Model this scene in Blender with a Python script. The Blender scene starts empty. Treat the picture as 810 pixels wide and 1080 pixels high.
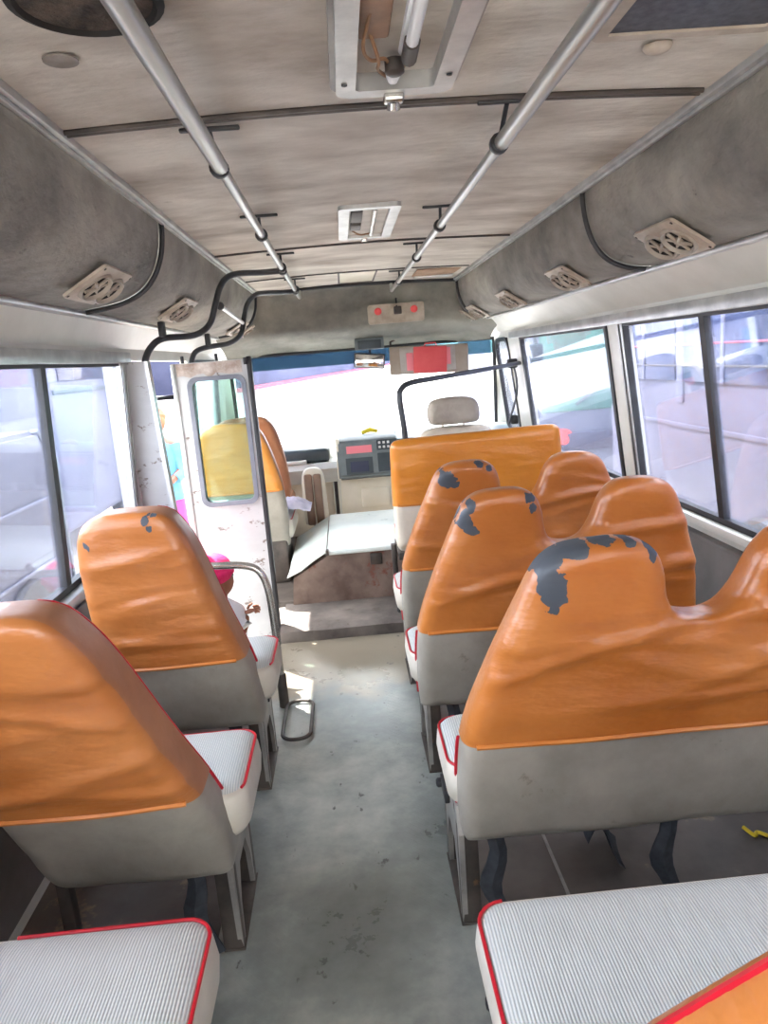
import bpy, bmesh, math, random
from mathutils import Vector, Matrix, noise
C = bpy.context.scene.collection
SC = bpy.context.scene
random.seed(4)
PI = math.pi

# ------------------------------------------------------------------ camera, light, exposure
cd = bpy.data.cameras.new('camera'); cam = bpy.data.objects.new('camera', cd); C.objects.link(cam)
SC.camera = cam
cd.sensor_width = 36.0; cd.lens = 26.0; cd.clip_start = 0.02; cd.clip_end = 300
_R = Matrix(((0.9953354, 0.0880274, -0.0394791), (-0.0564397, 0.1994201, -0.9782874), (-0.0782432, 0.9759522, 0.2034581)))
cam.matrix_world = Matrix.Translation((0, 0, 1.28)) @ _R.to_4x4()

W = bpy.data.worlds.new('sky'); SC.world = W; W.use_nodes = True
bgn = W.node_tree.nodes['Background']
bgn.inputs[0].default_value = (0.97, 0.985, 1.0, 1); bgn.inputs[1].default_value = 4.2
sd = bpy.data.lights.new('sun', 'SUN'); sun = bpy.data.objects.new('sun', sd); C.objects.link(sun)
sd.energy = 11.0; sd.angle = math.radians(0.8); sd.color = (1.0, 0.95, 0.88)
sun.rotation_euler = Vector((0.5, -0.5, -1.0)).to_track_quat('-Z', 'Y').to_euler()
SC.view_settings.view_transform = 'Standard'; SC.view_settings.look = 'None'
SC.view_settings.gamma = 1.0; SC.view_settings.use_curve_mapping = False
SC.view_settings.exposure = 1.84
try:
    SC.cycles.max_bounces = 14; SC.cycles.diffuse_bounces = 8; SC.cycles.transparent_max_bounces = 16
    SC.cycles.use_denoising = True
except Exception: pass

# ------------------------------------------------------------------ materials
def lin(h):
    return tuple(((c/255)/12.92 if c/255 <= .04045 else ((c/255+.055)/1.055)**2.4) for c in h) + (1,)
def newmat(name):
    m = bpy.data.materials.new(name); m.use_nodes = True
    nt = m.node_tree; return m, nt, nt.nodes['Principled BSDF']
def mat(name, c1, c2=None, rough=.5, metal=0., scale=4., detail=6., lo=.35, hi=.65, bump=0., bscale=None, spec=.5, coat=0., stretch=(1,1,1), c3=None, s3=20., t3=.62, transmission=None):
    """principled surface: two colours mixed by noise, third colour as specks/scuffs, noise bump"""
    m, nt, P = newmat(name); N = nt.nodes; L = nt.links
    P.inputs['Roughness'].default_value = rough; P.inputs['Metallic'].default_value = metal
    P.inputs['Specular IOR Level'].default_value = spec; P.inputs['Coat Weight'].default_value = coat; P.inputs['Coat Roughness'].default_value = .2
    tc = N.new('ShaderNodeTexCoord'); mp = N.new('ShaderNodeMapping'); mp.inputs['Scale'].default_value = stretch
    L.new(tc.outputs['Object'], mp.inputs[0]); vec = mp.outputs[0]
    col = None
    if c2 is None: P.inputs['Base Color'].default_value = lin(c1)
    else:
        n = N.new('ShaderNodeTexNoise'); n.inputs['Scale'].default_value = scale; n.inputs['Detail'].default_value = detail; n.inputs['Roughness'].default_value = .6
        L.new(vec, n.inputs['Vector'])
        r = N.new('ShaderNodeValToRGB'); r.color_ramp.elements[0].position = lo; r.color_ramp.elements[1].position = hi
        r.color_ramp.elements[0].color = lin(c1); r.color_ramp.elements[1].color = lin(c2)
        L.new(n.outputs['Fac'], r.inputs[0]); col = r.outputs[0]
        if c3 is not None:
            n3 = N.new('ShaderNodeTexNoise'); n3.inputs['Scale'].default_value = s3; n3.inputs['Detail'].default_value = 8; n3.inputs['Roughness'].default_value = .7
            L.new(vec, n3.inputs['Vector'])
            r3 = N.new('ShaderNodeValToRGB'); r3.color_ramp.elements[0].position = t3; r3.color_ramp.elements[1].position = t3+.05
            L.new(n3.outputs['Fac'], r3.inputs[0])
            mx = N.new('ShaderNodeMix'); mx.data_type = 'RGBA'; mx.inputs['B'].default_value = lin(c3)
            L.new(r3.outputs[0], mx.inputs['Factor']); L.new(col, mx.inputs['A']); col = mx.outputs['Result']
        L.new(col, P.inputs['Base Color'])
    if bump:
        b = N.new('ShaderNodeBump'); b.inputs['Strength'].default_value = bump; b.inputs['Distance'].default_value = .02
        nb = N.new('ShaderNodeTexNoise'); nb.inputs['Scale'].default_value = bscale or scale*5; nb.inputs['Detail'].default_value = 5
        L.new(vec, nb.inputs['Vector']); L.new(nb.outputs['Fac'], b.inputs['Height']); L.new(b.outputs[0], P.inputs['Normal'])
    return m
def mat_vinyl(name, patches, c1=(168,92,30), c2=(192,118,54)):
    """orange seat vinyl; patches = (x, z, radius) torn places showing the slate lining"""
    m, nt, P = newmat(name); N = nt.nodes; L = nt.links
    P.inputs['Roughness'].default_value = .36; P.inputs['Specular IOR Level'].default_value = .5
    P.inputs['Coat Weight'].default_value = .35; P.inputs['Coat Roughness'].default_value = .25
    tc = N.new('ShaderNodeTexCoord')
    n = N.new('ShaderNodeTexNoise'); n.inputs['Scale'].default_value = 5; n.inputs['Detail'].default_value = 7; L.new(tc.outputs['Object'], n.inputs['Vector'])
    r = N.new('ShaderNodeValToRGB'); r.color_ramp.elements[0].position = .3; r.color_ramp.elements[1].position = .7
    r.color_ramp.elements[0].color = lin(c1); r.color_ramp.elements[1].color = lin(c2); L.new(n.outputs['Fac'], r.inputs[0])
    col = r.outputs[0]
    dn = N.new('ShaderNodeTexNoise'); dn.inputs['Scale'].default_value = 14; dn.inputs['Detail'].default_value = 6; L.new(tc.outputs['Object'], dn.inputs['Vector'])
    sub = N.new('ShaderNodeVectorMath'); sub.operation = 'MULTIPLY_ADD'; sub.inputs[1].default_value = (.09,.09,.09); L.new(dn.outputs['Color'], sub.inputs[0]); L.new(tc.outputs['Object'], sub.inputs[2])
    mul = N.new('ShaderNodeVectorMath'); mul.operation = 'MULTIPLY'; mul.inputs[1].default_value = (1,0,1); L.new(sub.outputs[0], mul.inputs[0])
    rough_fac = None
    for (px, pz, rad) in patches:
        d = N.new('ShaderNodeVectorMath'); d.operation = 'DISTANCE'; d.inputs[1].default_value = (px+.045, 0, pz+.045); L.new(mul.outputs[0], d.inputs[0])
        lt = N.new('ShaderNodeMath'); lt.operation = 'LESS_THAN'; lt.inputs[1].default_value = rad; L.new(d.outputs['Value'], lt.inputs[0])
        if rough_fac is None: rough_fac = lt.outputs[0]
        else:
            mxx = N.new('ShaderNodeMath'); mxx.operation = 'MAXIMUM'; L.new(rough_fac, mxx.inputs[0]); L.new(lt.outputs[0], mxx.inputs[1]); rough_fac = mxx.outputs[0]
    bh = N.new('ShaderNodeTexNoise'); bh.inputs['Scale'].default_value = 9; bh.inputs['Detail'].default_value = 4
    mp = N.new('ShaderNodeMapping'); mp.inputs['Scale'].default_value = (.55,.8,1.5); L.new(tc.outputs['Object'], mp.inputs[0]); L.new(mp.outputs[0], bh.inputs['Vector'])
    b = N.new('ShaderNodeBump'); b.inputs['Strength'].default_value = .4; b.inputs['Distance'].default_value = .03; L.new(bh.outputs['Fac'], b.inputs['Height']); L.new(b.outputs[0], P.inputs['Normal'])
    if rough_fac is not None:
        mx = N.new('ShaderNodeMix'); mx.data_type = 'RGBA'; mx.inputs['B'].default_value = lin((70,76,84)); L.new(rough_fac, mx.inputs['Factor']); L.new(col, mx.inputs['A']); col = mx.outputs['Result']
        rr = N.new('ShaderNodeMapRange'); rr.inputs['To Min'].default_value = .36; rr.inputs['To Max'].default_value = .9; L.new(rough_fac, rr.inputs['Value']); L.new(rr.outputs[0], P.inputs['Roughness'])
    L.new(col, P.inputs['Base Color'])
    return m
def mat_ribbed():
    m, nt, P = newmat('ribbed_white_vinyl'); N = nt.nodes; L = nt.links
    P.inputs['Roughness'].default_value = .5
    tc = N.new('ShaderNodeTexCoord'); w = N.new('ShaderNodeTexWave'); w.wave_type = 'BANDS'; w.bands_direction = 'X'; w.inputs['Scale'].default_value = 62; w.inputs['Distortion'].default_value = .25; w.inputs['Detail'].default_value = 1
    L.new(tc.outputs['Object'], w.inputs['Vector'])
    r = N.new('ShaderNodeValToRGB'); r.color_ramp.elements[0].position = .25; r.color_ramp.elements[1].position = .75
    r.color_ramp.elements[0].color = lin((174,180,180)); r.color_ramp.elements[1].color = lin((206,208,204)); L.new(w.outputs['Fac'], r.inputs[0]); L.new(r.outputs[0], P.inputs['Base Color'])
    b = N.new('ShaderNodeBump'); b.inputs['Strength'].default_value = .35; b.inputs['Distance'].default_value = .004; L.new(w.outputs['Fac'], b.inputs['Height']); L.new(b.outputs[0], P.inputs['Normal'])
    return m
def mat_glass(name, tint=(245,248,255), haze=.10, hazecol=(205,208,235), rough=.03):
    """thin pane: mostly clear, a little dust film, mirror reflection by angle"""
    m = bpy.data.materials.new(name); m.use_nodes = True; nt = m.node_tree; N = nt.nodes; L = nt.links; N.clear()
    o = N.new('ShaderNodeOutputMaterial'); t = N.new('ShaderNodeBsdfTransparent'); t.inputs[0].default_value = lin(tint)
    d1 = N.new('ShaderNodeBsdfDiffuse'); d1.inputs[0].default_value = lin(hazecol); d2 = N.new('ShaderNodeBsdfTranslucent'); d2.inputs[0].default_value = lin(hazecol)
    d = N.new('ShaderNodeMixShader'); d.inputs[0].default_value = .6; L.new(d1.outputs[0], d.inputs[1]); L.new(d2.outputs[0], d.inputs[2])
    g = N.new('ShaderNodeBsdfGlossy'); g.inputs['Roughness'].default_value = rough
    tc = N.new('ShaderNodeTexCoord'); n = N.new('ShaderNodeTexNoise'); n.inputs['Scale'].default_value = 5; n.inputs['Detail'].default_value = 9; n.inputs['Roughness'].default_value = .7
    L.new(tc.outputs['Object'], n.inputs['Vector'])
    mr = N.new('ShaderNodeMapRange'); mr.inputs['From Min'].default_value = .35; mr.inputs['From Max'].default_value = .75; mr.inputs['To Min'].default_value = haze*.4; mr.inputs['To Max'].default_value = haze*1.9; L.new(n.outputs['Fac'], mr.inputs['Value'])
    m1 = N.new('ShaderNodeMixShader'); L.new(mr.outputs[0], m1.inputs[0]); L.new(t.outputs[0], m1.inputs[1]); L.new(d.outputs[0], m1.inputs[2])
    f = N.new('ShaderNodeFresnel'); f.inputs['IOR'].default_value = 1.4
    fm = N.new('ShaderNodeMath'); fm.operation = 'MULTIPLY'; fm.inputs[1].default_value = .45; L.new(f.outputs[0], fm.inputs[0])
    m2 = N.new('ShaderNodeMixShader'); L.new(fm.outputs[0], m2.inputs[0]); L.new(m1.outputs[0], m2.inputs[1]); L.new(g.outputs[0], m2.inputs[2]); L.new(m2.outputs[0], o.inputs[0])
    return m
def mat_floor():
    m, nt, P = newmat('worn_metal_floor'); N = nt.nodes; L = nt.links
    tc = N.new('ShaderNodeTexCoord')
    n = N.new('ShaderNodeTexNoise'); n.inputs['Scale'].default_value = 2.2; n.inputs['Detail'].default_value = 9; n.inputs['Roughness'].default_value = .62; L.new(tc.outputs['Object'], n.inputs['Vector'])
    r = N.new('ShaderNodeValToRGB'); e = r.color_ramp.elements; e[0].position = .3; e[0].color = lin((100,104,101)); e[1].position = .66; e[1].color = lin((186,189,181))
    x = e.new(.5); x.color = lin((142,148,144)); L.new(n.outputs['Fac'], r.inputs[0])
    # worn tan area towards the front step
    sx = N.new('ShaderNodeSeparateXYZ'); L.new(tc.outputs['Object'], sx.inputs[0])
    n2 = N.new('ShaderNodeTexNoise'); n2.inputs['Scale'].default_value = 3.0; n2.inputs['Detail'].default_value = 7; L.new(tc.outputs['Object'], n2.inputs['Vector'])
    a = N.new('ShaderNodeMath'); a.operation = 'MULTIPLY_ADD'; a.inputs[1].default_value = 1.8; L.new(n2.outputs['Fac'], a.inputs[0]); L.new(sx.outputs['Y'], a.inputs[2])
    mr = N.new('ShaderNodeMapRange'); mr.inputs['From Min'].default_value = 2.80; mr.inputs['From Max'].default_value = 3.0; L.new(a.outputs[0], mr.inputs['Value'])
    mx = N.new('ShaderNodeMix'); mx.data_type = 'RGBA'; mx.inputs['B'].default_value = lin((160,152,136)); L.new(mr.outputs[0], mx.inputs['Factor']); L.new(r.outputs[0], mx.inputs['A'])
    # dark scrapes
    n3 = N.new('ShaderNodeTexNoise'); n3.inputs['Scale'].default_value = 22; n3.inputs['Detail'].default_value = 6; n3.inputs['Roughness'].default_value = .6; mp3 = N.new('ShaderNodeMapping'); mp3.inputs['Scale'].default_value = (1,.6,1); L.new(tc.outputs['Object'], mp3.inputs[0]); L.new(mp3.outputs[0], n3.inputs['Vector'])
    r3 = N.new('ShaderNodeValToRGB'); r3.color_ramp.elements[0].position = .66; r3.color_ramp.elements[1].position = .70; L.new(n3.outputs['Fac'], r3.inputs[0])
    mx3 = N.new('ShaderNodeMix'); mx3.data_type = 'RGBA'; mx3.inputs['B'].default_value = lin((96,96,94)); L.new(r3.outputs[0], mx3.inputs['Factor']); L.new(mx.outputs['Result'], mx3.inputs['A'])
    L.new(mx3.outputs['Result'], P.inputs['Base Color'])
    rr = N.new('ShaderNodeMapRange'); rr.inputs['To Min'].default_value = .16; rr.inputs['To Max'].default_value = .46; L.new(n.outputs['Fac'], rr.inputs['Value']); L.new(rr.outputs[0], P.inputs['Roughness'])
    P.inputs['Metallic'].default_value = .25
    # raised chequer bars, rubbed flat along the middle of the aisle
    mp = N.new('ShaderNodeMapping'); mp.inputs['Rotation'].default_value = (0,0,PI/4); L.new(tc.outputs['Object'], mp.inputs[0])
    br = N.new('ShaderNodeTexBrick'); br.inputs['Scale'].default_value = 26; br.inputs['Mortar Size'].default_value = .018; br.inputs['Brick Width'].default_value = .9; br.inputs['Row Height'].default_value = .45
    br.inputs['Color1'].default_value = (0,0,0,1); br.inputs['Color2'].default_value = (.05,.05,.05,1); br.inputs['Mortar'].default_value = (1,1,1,1); L.new(mp.outputs[0], br.inputs['Vector'])
    ax = N.new('ShaderNodeMath'); ax.operation = 'ADD'; ax.inputs[1].default_value = .49; L.new(sx.outputs['X'], ax.inputs[0])
    ab = N.new('ShaderNodeMath'); ab.operation = 'ABSOLUTE'; L.new(ax.outputs[0], ab.inputs[0])
    edge = N.new('ShaderNodeMapRange'); edge.inputs['From Min'].default_value = .13; edge.inputs['From Max'].default_value = .24; L.new(ab.outputs[0], edge.inputs['Value'])
    hm = N.new('ShaderNodeMath'); hm.operation = 'MULTIPLY'; L.new(br.outputs['Color'], hm.inputs[0]); L.new(edge.outputs[0], hm.inputs[1])
    nh = N.new('ShaderNodeMath'); nh.operation = 'MULTIPLY_ADD'; nh.inputs[1].default_value = .8; L.new(n.outputs['Fac'], nh.inputs[0]); L.new(hm.outputs[0], nh.inputs[2])
    b = N.new('ShaderNodeBump'); b.inputs['Strength'].default_value = .6; b.inputs['Distance'].default_value = .006; L.new(nh.outputs[0], b.inputs['Height']); L.new(b.outputs[0], P.inputs['Normal'])
    return m

M = {}
M['floor'] = mat_floor()
M['dark_floor'] = mat('dirt_shade_floor', (66,60,56), (104,96,90), .55, scale=3, c3=(128,112,92), s3=6, t3=.6, bump=.15)  # dark tone mixes dirt with painted-in shade from the seats
M['ceiling'] = mat('stained_headliner', (150,138,124), (216,210,198), .7, scale=2.6, detail=10, lo=.30, hi=.60, stretch=(.7,1.5,1), c3=(142,124,106), s3=4, t3=.66, bump=.2, bscale=40)
M['duct'] = mat('grey_felt_trim', (84,82,78), (158,153,142), .7, scale=2.8, detail=10, lo=.32, hi=.66, stretch=(1,.8,1.3), c3=(80,77,74), s3=7, t3=.66, bump=.5, bscale=26)
M['cove'] = mat('grey_cove_trim', (98,97,90), (150,148,137), .75, scale=2.5, bump=.2, bscale=20)
M['cream'] = mat('cream_painted_metal', (206,206,196), (228,228,220), .35, scale=2, bump=.03, spec=.5)
M['white_paint'] = mat('chipped_white_paint', (176,178,180), (200,202,203), .4, scale=3, c3=(112,96,88), s3=16, t3=.60, stretch=(.7,1,1.2))
M['rust'] = mat('rusty_white_paint', (150,128,112), (214,206,200), .6, scale=14, bump=.2)
M['wall_low'] = mat('grey_wall_panel', (104,101,99), (132,129,126), .55, scale=3)
M['alu'] = mat('dull_aluminium', (176,178,178), (208,210,208), .35, .7, scale=9, bump=.05)
M['chrome'] = mat('brushed_steel_tube', (190,188,182), (216,214,208), .25, .85, scale=12)
M['rail'] = mat('worn_steel_rail', (158,160,157), (190,191,187), .32, .75, scale=14, stretch=(1,.1,1))
M['black'] = mat('black_rubber', (30,32,36), (44,46,50), .5, scale=12)
M['black_tube'] = mat('black_painted_tube', (42,46,52), (66,70,74), .35, scale=12)
M['dark_metal'] = mat('dark_seat_steel', (58,54,52), (92,84,78), .5, .4, scale=9, c3=(120,92,70), s3=14, t3=.66)
M['grey_metal'] = mat('worn_grey_steel', (132,130,128), (170,166,160), .45, .5, scale=9, c3=(110,88,70), s3=12, t3=.64)
M['strap'] = mat('black_webbing', (36,40,46), (56,60,66), .8, scale=40)
M['grey_vinyl'] = mat('grey_seat_vinyl', (132,127,117), (158,152,141), .48, scale=5, bump=.25, bscale=9, c3=(124,118,108), s3=7, t3=.64)
M['beige_vinyl'] = mat('beige_seat_vinyl', (196,186,168), (218,209,194), .5, scale=5, bump=.2, bscale=10)
M['taupe'] = mat('taupe_headrest', (150,141,130), (172,163,151), .7, scale=8, bump=.2)
M['white_vinyl'] = mat('white_side_vinyl', (196,190,176), (214,209,197), .45, scale=5, bump=.12, bscale=14)
M['brown_vinyl'] = mat('brown_vinyl', (152,98,66), (176,120,84), .42, scale=5, bump=.2, bscale=10)
M['dark_brown'] = mat('dark_brown_vinyl', (104,80,66), (128,102,86), .4, scale=6)
M['red'] = mat('red_piping', (186,18,38), None, .4)
M['ribbed'] = mat_ribbed()
M['hem'] = mat('orange_hem', (192,112,42), (206,130,58), .4, scale=8)
M['glass'] = mat_glass('window_glass', (244,247,254), .06)
M['side_glass'] = mat_glass('street_side_glass', (238,242,250), .028)
M['door_glass'] = mat_glass('door_glass', (206,228,222), .07, (205,222,205))
M['screen_glass'] = mat_glass('windscreen_glass', (250,252,255), .012)
M['tint'] = mat_glass('windscreen_tint', (136,164,170), .03, (110,135,145))
M['plate'] = mat('vent_plate', (160,147,130), (188,177,161), .45, scale=12, spec=.4)
M['nozzle'] = mat('vent_nozzle', (146,136,122), (168,158,144), .4, scale=12)
M['hole'] = mat('dark_hollow', (24,22,22), (36,34,32), .8, scale=12)
M['dash'] = mat('grey_dashboard', (92,102,106), (116,126,128), .5, scale=6)
M['dash_dark'] = mat('dark_dashboard', (38,50,56), (56,68,74), .45, scale=6)
M['cream_plastic'] = mat('cream_dash_panel', (206,200,180), (224,218,200), .5, scale=3)
M['pale_grey'] = mat('pale_grey_trim', (178,182,182), (200,203,202), .5, scale=4)
M['rust_step'] = mat('rusty_step', (92,74,66), (138,120,110), .7, scale=5, c3=(120,72,56), s3=6, t3=.58, bump=.2)
M['dusty'] = mat('dusty_step_mat', (80,75,73), (128,121,116), .6, scale=5, c3=(92,84,78), s3=8, t3=.6, bump=.15)
M['cover'] = mat('pale_engine_cover', (190,202,200), (220,226,222), .35, scale=4, c3=(150,160,158), s3=6, t3=.62)
M['pink'] = mat('pink_sticker', (232,130,140), None, .5)
M['red_book'] = mat('red_folder', (218,76,80), (226,90,92), .5, scale=8)
M['red_lamp'] = mat('red_lens', (240,90,90), None, .3)
M['visor'] = mat('taupe_visor', (150,136,122), (166,152,138), .7, scale=6)
M['mirror'] = mat('mirror_glass', (225,228,230), None, .05, 1.)
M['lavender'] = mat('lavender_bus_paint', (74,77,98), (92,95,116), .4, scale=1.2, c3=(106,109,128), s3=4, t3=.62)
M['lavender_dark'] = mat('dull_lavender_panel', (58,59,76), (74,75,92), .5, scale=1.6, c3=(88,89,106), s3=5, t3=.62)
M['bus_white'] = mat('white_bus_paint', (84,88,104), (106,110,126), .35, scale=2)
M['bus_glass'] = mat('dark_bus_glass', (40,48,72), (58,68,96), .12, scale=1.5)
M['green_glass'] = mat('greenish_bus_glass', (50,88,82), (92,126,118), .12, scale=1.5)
M['ground'] = mat('pale_dusty_ground', (172,165,156), (194,187,178), .9, scale=.6)
M['skin'] = mat('brown_skin', (150,96,72), (166,110,84), .5, scale=8)
M['dark_skin'] = mat('dark_brown_skin', (84,50,38), (98,60,46), .5, scale=8)
M['hotpink'] = mat('hot_pink_knit', (228,26,98), (240,48,116), .75, scale=40, bump=.3, bscale=120)
M['cloth_white'] = mat('white_cotton', (236,238,242), (246,247,250), .8, scale=8)
M['cloth_blue'] = mat('pale_blue_cotton', (52,98,126), (72,122,148), .8, scale=6)
M['cloth_pink'] = mat('magenta_cotton', (118,36,92), (132,46,104), .8, scale=6)
M['cloth_navy'] = mat('navy_cotton', (18,38,84), (26,48,98), .8, scale=6)
M['scarf'] = mat('orange_scarf', (138,62,38), (156,78,50), .8, scale=10)
M['lilac_cloth'] = mat('lilac_frilled_cloth', (186,186,214), (218,218,236), .8, scale=14)
M['yellow'] = mat('yellow_plastic', (226,200,40), None, .5)
M['pouch'] = mat('yellow_cloth', (140,118,20), None, .8)
M['wire'] = mat('old_wire', (126,92,62), (160,120,84), .6, scale=20)
M['brown_board'] = mat('brown_board', (140,108,80), (172,138,106), .7, scale=8)
M['black_line'] = mat('black_trim', (52,50,50), (72,68,66), .5, scale=10)
M['white_tube'] = mat('white_lamp_tube', (226,228,228), None, .3)
M['pink_sign'] = mat('faded_pink_fascia', (128,62,76), (138,74,86), .95, scale=2, spec=0.)
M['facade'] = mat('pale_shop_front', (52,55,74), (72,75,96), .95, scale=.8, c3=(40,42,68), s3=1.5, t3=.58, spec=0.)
M['concrete'] = mat('pale_plaster', (200,198,206), (220,218,224), .8, scale=1)

# ------------------------------------------------------------------ mesh helpers (world coordinates; obj() shifts to the parent's base)
def V(*a): return Vector(a)
def bm_new(): return bmesh.new()
def box(bm, lo, hi, bevel=0., rot=None, seg=2):
    r = bmesh.ops.create_cube(bm, size=1.0)
    vs = r['verts']; c = [(lo[i]+hi[i])/2 for i in range(3)]; s = [abs(hi[i]-lo[i]) for i in range(3)]
    for v in vs: v.co = Vector((v.co.x*s[0], v.co.y*s[1], v.co.z*s[2]))
    if bevel > 0:
        es = list({e for v in vs for e in v.link_edges})
        rr = bmesh.ops.bevel(bm, geom=es, offset=min(bevel, min(s)*.49), segments=seg, affect='EDGES', profile=.5)
        vs = list({v for f in rr['faces'] for v in f.verts} | {v for v in vs if v.is_valid})
        seen = set(vs); st = list(vs)
        while st:
            v = st.pop()
            for e in v.link_edges:
                o = e.other_vert(v)
                if o not in seen: seen.add(o); st.append(o)
        vs = list(seen)
    for v in vs:
        p = v.co
        if rot is not None: p = rot @ p
        v.co = p + Vector(c)
    return bm
def smooth_path(pts, n=8):
    """Catmull-Rom through pts"""
    P = [Vector(p) for p in pts]; out = []
    for i in range(len(P)-1):
        p0 = P[i-1] if i > 0 else P[0]*2-P[1]; p1 = P[i]; p2 = P[i+1]; p3 = P[i+2] if i+2 < len(P) else P[-1]*2-P[-2]
        for k in range(n):
            t = k/n
            out.append(.5*((2*p1)+(-p0+p2)*t+(2*p0-5*p1+4*p2-p3)*t*t+(-p0+3*p1-3*p2+p3)*t*t*t))
    out.append(P[-1]); return out
def tube(bm, pts, r, seg=10, closed=False, flat=None):
    P = [Vector(p) for p in pts]; n = len(P); rings = []
    t0 = None; up = None
    for i in range(n):
        a = P[(i-1) % n] if (closed or i > 0) else P[i]; b = P[(i+1) % n] if (closed or i < n-1) else P[i]
        t = (b-a)
        if t.length < 1e-9: t = Vector((0,0,1))
        t.normalize()
        if up is None:
            up = Vector((0,0,1)) if abs(t.z) < .9 else Vector((0,1,0))
        up = (up - t*up.dot(t))
        if up.length < 1e-6: up = t.orthogonal()
        up.normalize(); s = t.cross(up)
        rr = r[i] if isinstance(r, (list, tuple)) else r
        rings.append([bm.verts.new(P[i] + (s*math.cos(2*PI*k/seg)*rr) + (up*math.sin(2*PI*k/seg)*rr*(flat or 1))) for k in range(seg)])
    m = n if closed else n-1
    for i in range(m):
        A = rings[i]; B = rings[(i+1) % n]
        for k in range(seg): bm.faces.new((A[k], A[(k+1) % seg], B[(k+1) % seg], B[k]))
    if not closed:
        bm.faces.new(rings[0][::-1]); bm.faces.new(rings[-1])
    return bm
def lathe(bm, prof, origin, axis, seg=24):
    """prof: (radius, height) along axis"""
    ax = Vector(axis).normalized(); u = ax.orthogonal().normalized(); w = ax.cross(u); O = Vector(origin); rings = []
    for (r, h) in prof:
        rings.append([bm.verts.new(O + ax*h + (u*math.cos(2*PI*k/seg)+w*math.sin(2*PI*k/seg))*max(r, 1e-4)) for k in range(seg)])
    for A, B in zip(rings[:-1], rings[1:]):
        for k in range(seg): bm.faces.new((A[k], A[(k+1) % seg], B[(k+1) % seg], B[k]))
    bm.faces.new(rings[0][::-1]); bm.faces.new(rings[-1]); return bm
def prism(bm, poly, ext):
    """poly: list of 3D points in a plane, extruded by ext"""
    e = Vector(ext); a = [bm.verts.new(Vector(p)) for p in poly]; b = [bm.verts.new(Vector(p)+e) for p in poly]; n = len(a)
    bm.faces.new(a[::-1]); bm.faces.new(b)
    for i in range(n): bm.faces.new((a[i], a[(i+1) % n], b[(i+1) % n], b[i]))
    return bm
def sheet(bm, rows, thick, direction):
    """grid of points given a thickness along direction"""
    d = Vector(direction).normalized()*thick
    A = [[bm.verts.new(Vector(p)) for p in r] for r in rows]; B = [[bm.verts.new(Vector(p)+d) for p in r] for r in rows]
    nr, nc = len(A), len(A[0])
    for i in range(nr-1):
        for j in range(nc-1):
            bm.faces.new((A[i][j], A[i][j+1], A[i+1][j+1], A[i+1][j])); bm.faces.new((B[i][j], B[i+1][j], B[i+1][j+1], B[i][j+1]))
    for j in range(nc-1):
        bm.faces.new((A[0][j+1], A[0][j], B[0][j], B[0][j+1])); bm.faces.new((A[-1][j], A[-1][j+1], B[-1][j+1], B[-1][j]))
    for i in range(nr-1):
        bm.faces.new((A[i][0], A[i+1][0], B[i+1][0], B[i][0])); bm.faces.new((A[i+1][-1], A[i][-1], B[i][-1], B[i+1][-1]))
    return bm
def rrect(w, h, r, n=6):
    """rounded rectangle outline centred on 0"""
    out = []
    for cx, cy, a0 in ((w/2-r, h/2-r, 0), (-w/2+r, h/2-r, PI/2), (-w/2+r, -h/2+r, PI), (w/2-r, -h/2+r, 1.5*PI)):
        for k in range(n+1):
            a = a0 + PI/2*k/n; out.append((cx+r*math.cos(a), cy+r*math.sin(a)))
    return out
def ring_frame(bm, outer, inner, place, depth):
    """flat frame between two outlines with equal point counts; place(x,y)->3D, depth vector"""
    d = Vector(depth); n = len(outer)
    a = [bm.verts.new(Vector(place(*p))) for p in outer]; b = [bm.verts.new(Vector(place(*p))) for p in inner]
    c = [bm.verts.new(v.co+d) for v in a]; e = [bm.verts.new(v.co+d) for v in b]
    for i in range(n):
        j = (i+1) % n
        bm.faces.new((a[i], a[j], b[j], b[i])); bm.faces.new((c[j], c[i], e[i], e[j]))
        bm.faces.new((a[j], a[i], c[i], c[j])); bm.faces.new((b[i], b[j], e[j], e[i]))
    return bm
def base_of(o):
    p = Vector((0,0,0))
    while o is not None: p += o.location; o = o.parent
    return p
def obj(name, bm, m, parent=None, smooth=True, angle=40):
    bmesh.ops.recalc_face_normals(bm, faces=bm.faces[:])
    if parent is None:
        xs = [v.co for v in bm.verts]
        off = Vector(((min(v.x for v in xs)+max(v.x for v in xs))/2, (min(v.y for v in xs)+max(v.y for v in xs))/2, min(v.z for v in xs)))
    else: off = base_of(parent)
    for v in bm.verts: v.co -= off
    me = bpy.data.meshes.new(name); bm.to_mesh(me); bm.free()
    o = bpy.data.objects.new(name, me); C.objects.link(o)
    if parent is None: o.location = off
    else: o.parent = parent
    me.materials.append(m)
    if smooth:
        me.shade_smooth()
        me.set_sharp_from_angle(angle=math.radians(angle))
    return o
def thing(name, label, cat, loc, group=None):
    o = bpy.data.objects.new(name, None); C.objects.link(o); o.location = loc; o.empty_display_size = .05
    tag(o, label, cat, group); return o
def tag(o, label, cat, group=None):
    o['label'] = label; o['category'] = cat
    if group: o['group'] = group
    return o
def struct(name, bm, m, parent=None, **k):
    o = obj(name, bm, m, parent, **k)
    if parent is None: o['kind'] = 'structure'
    return o
def copy_tree(o, loc, label, group=None):
    r = o.copy(); C.objects.link(r); r.location = loc; r['label'] = label
    if group: r['group'] = group
    for ch in list(o.children):
        c = ch.copy(); C.objects.link(c); c.parent = r
        for g in list(ch.children):
            d = g.copy(); C.objects.link(d); d.parent = c
    return r

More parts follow.
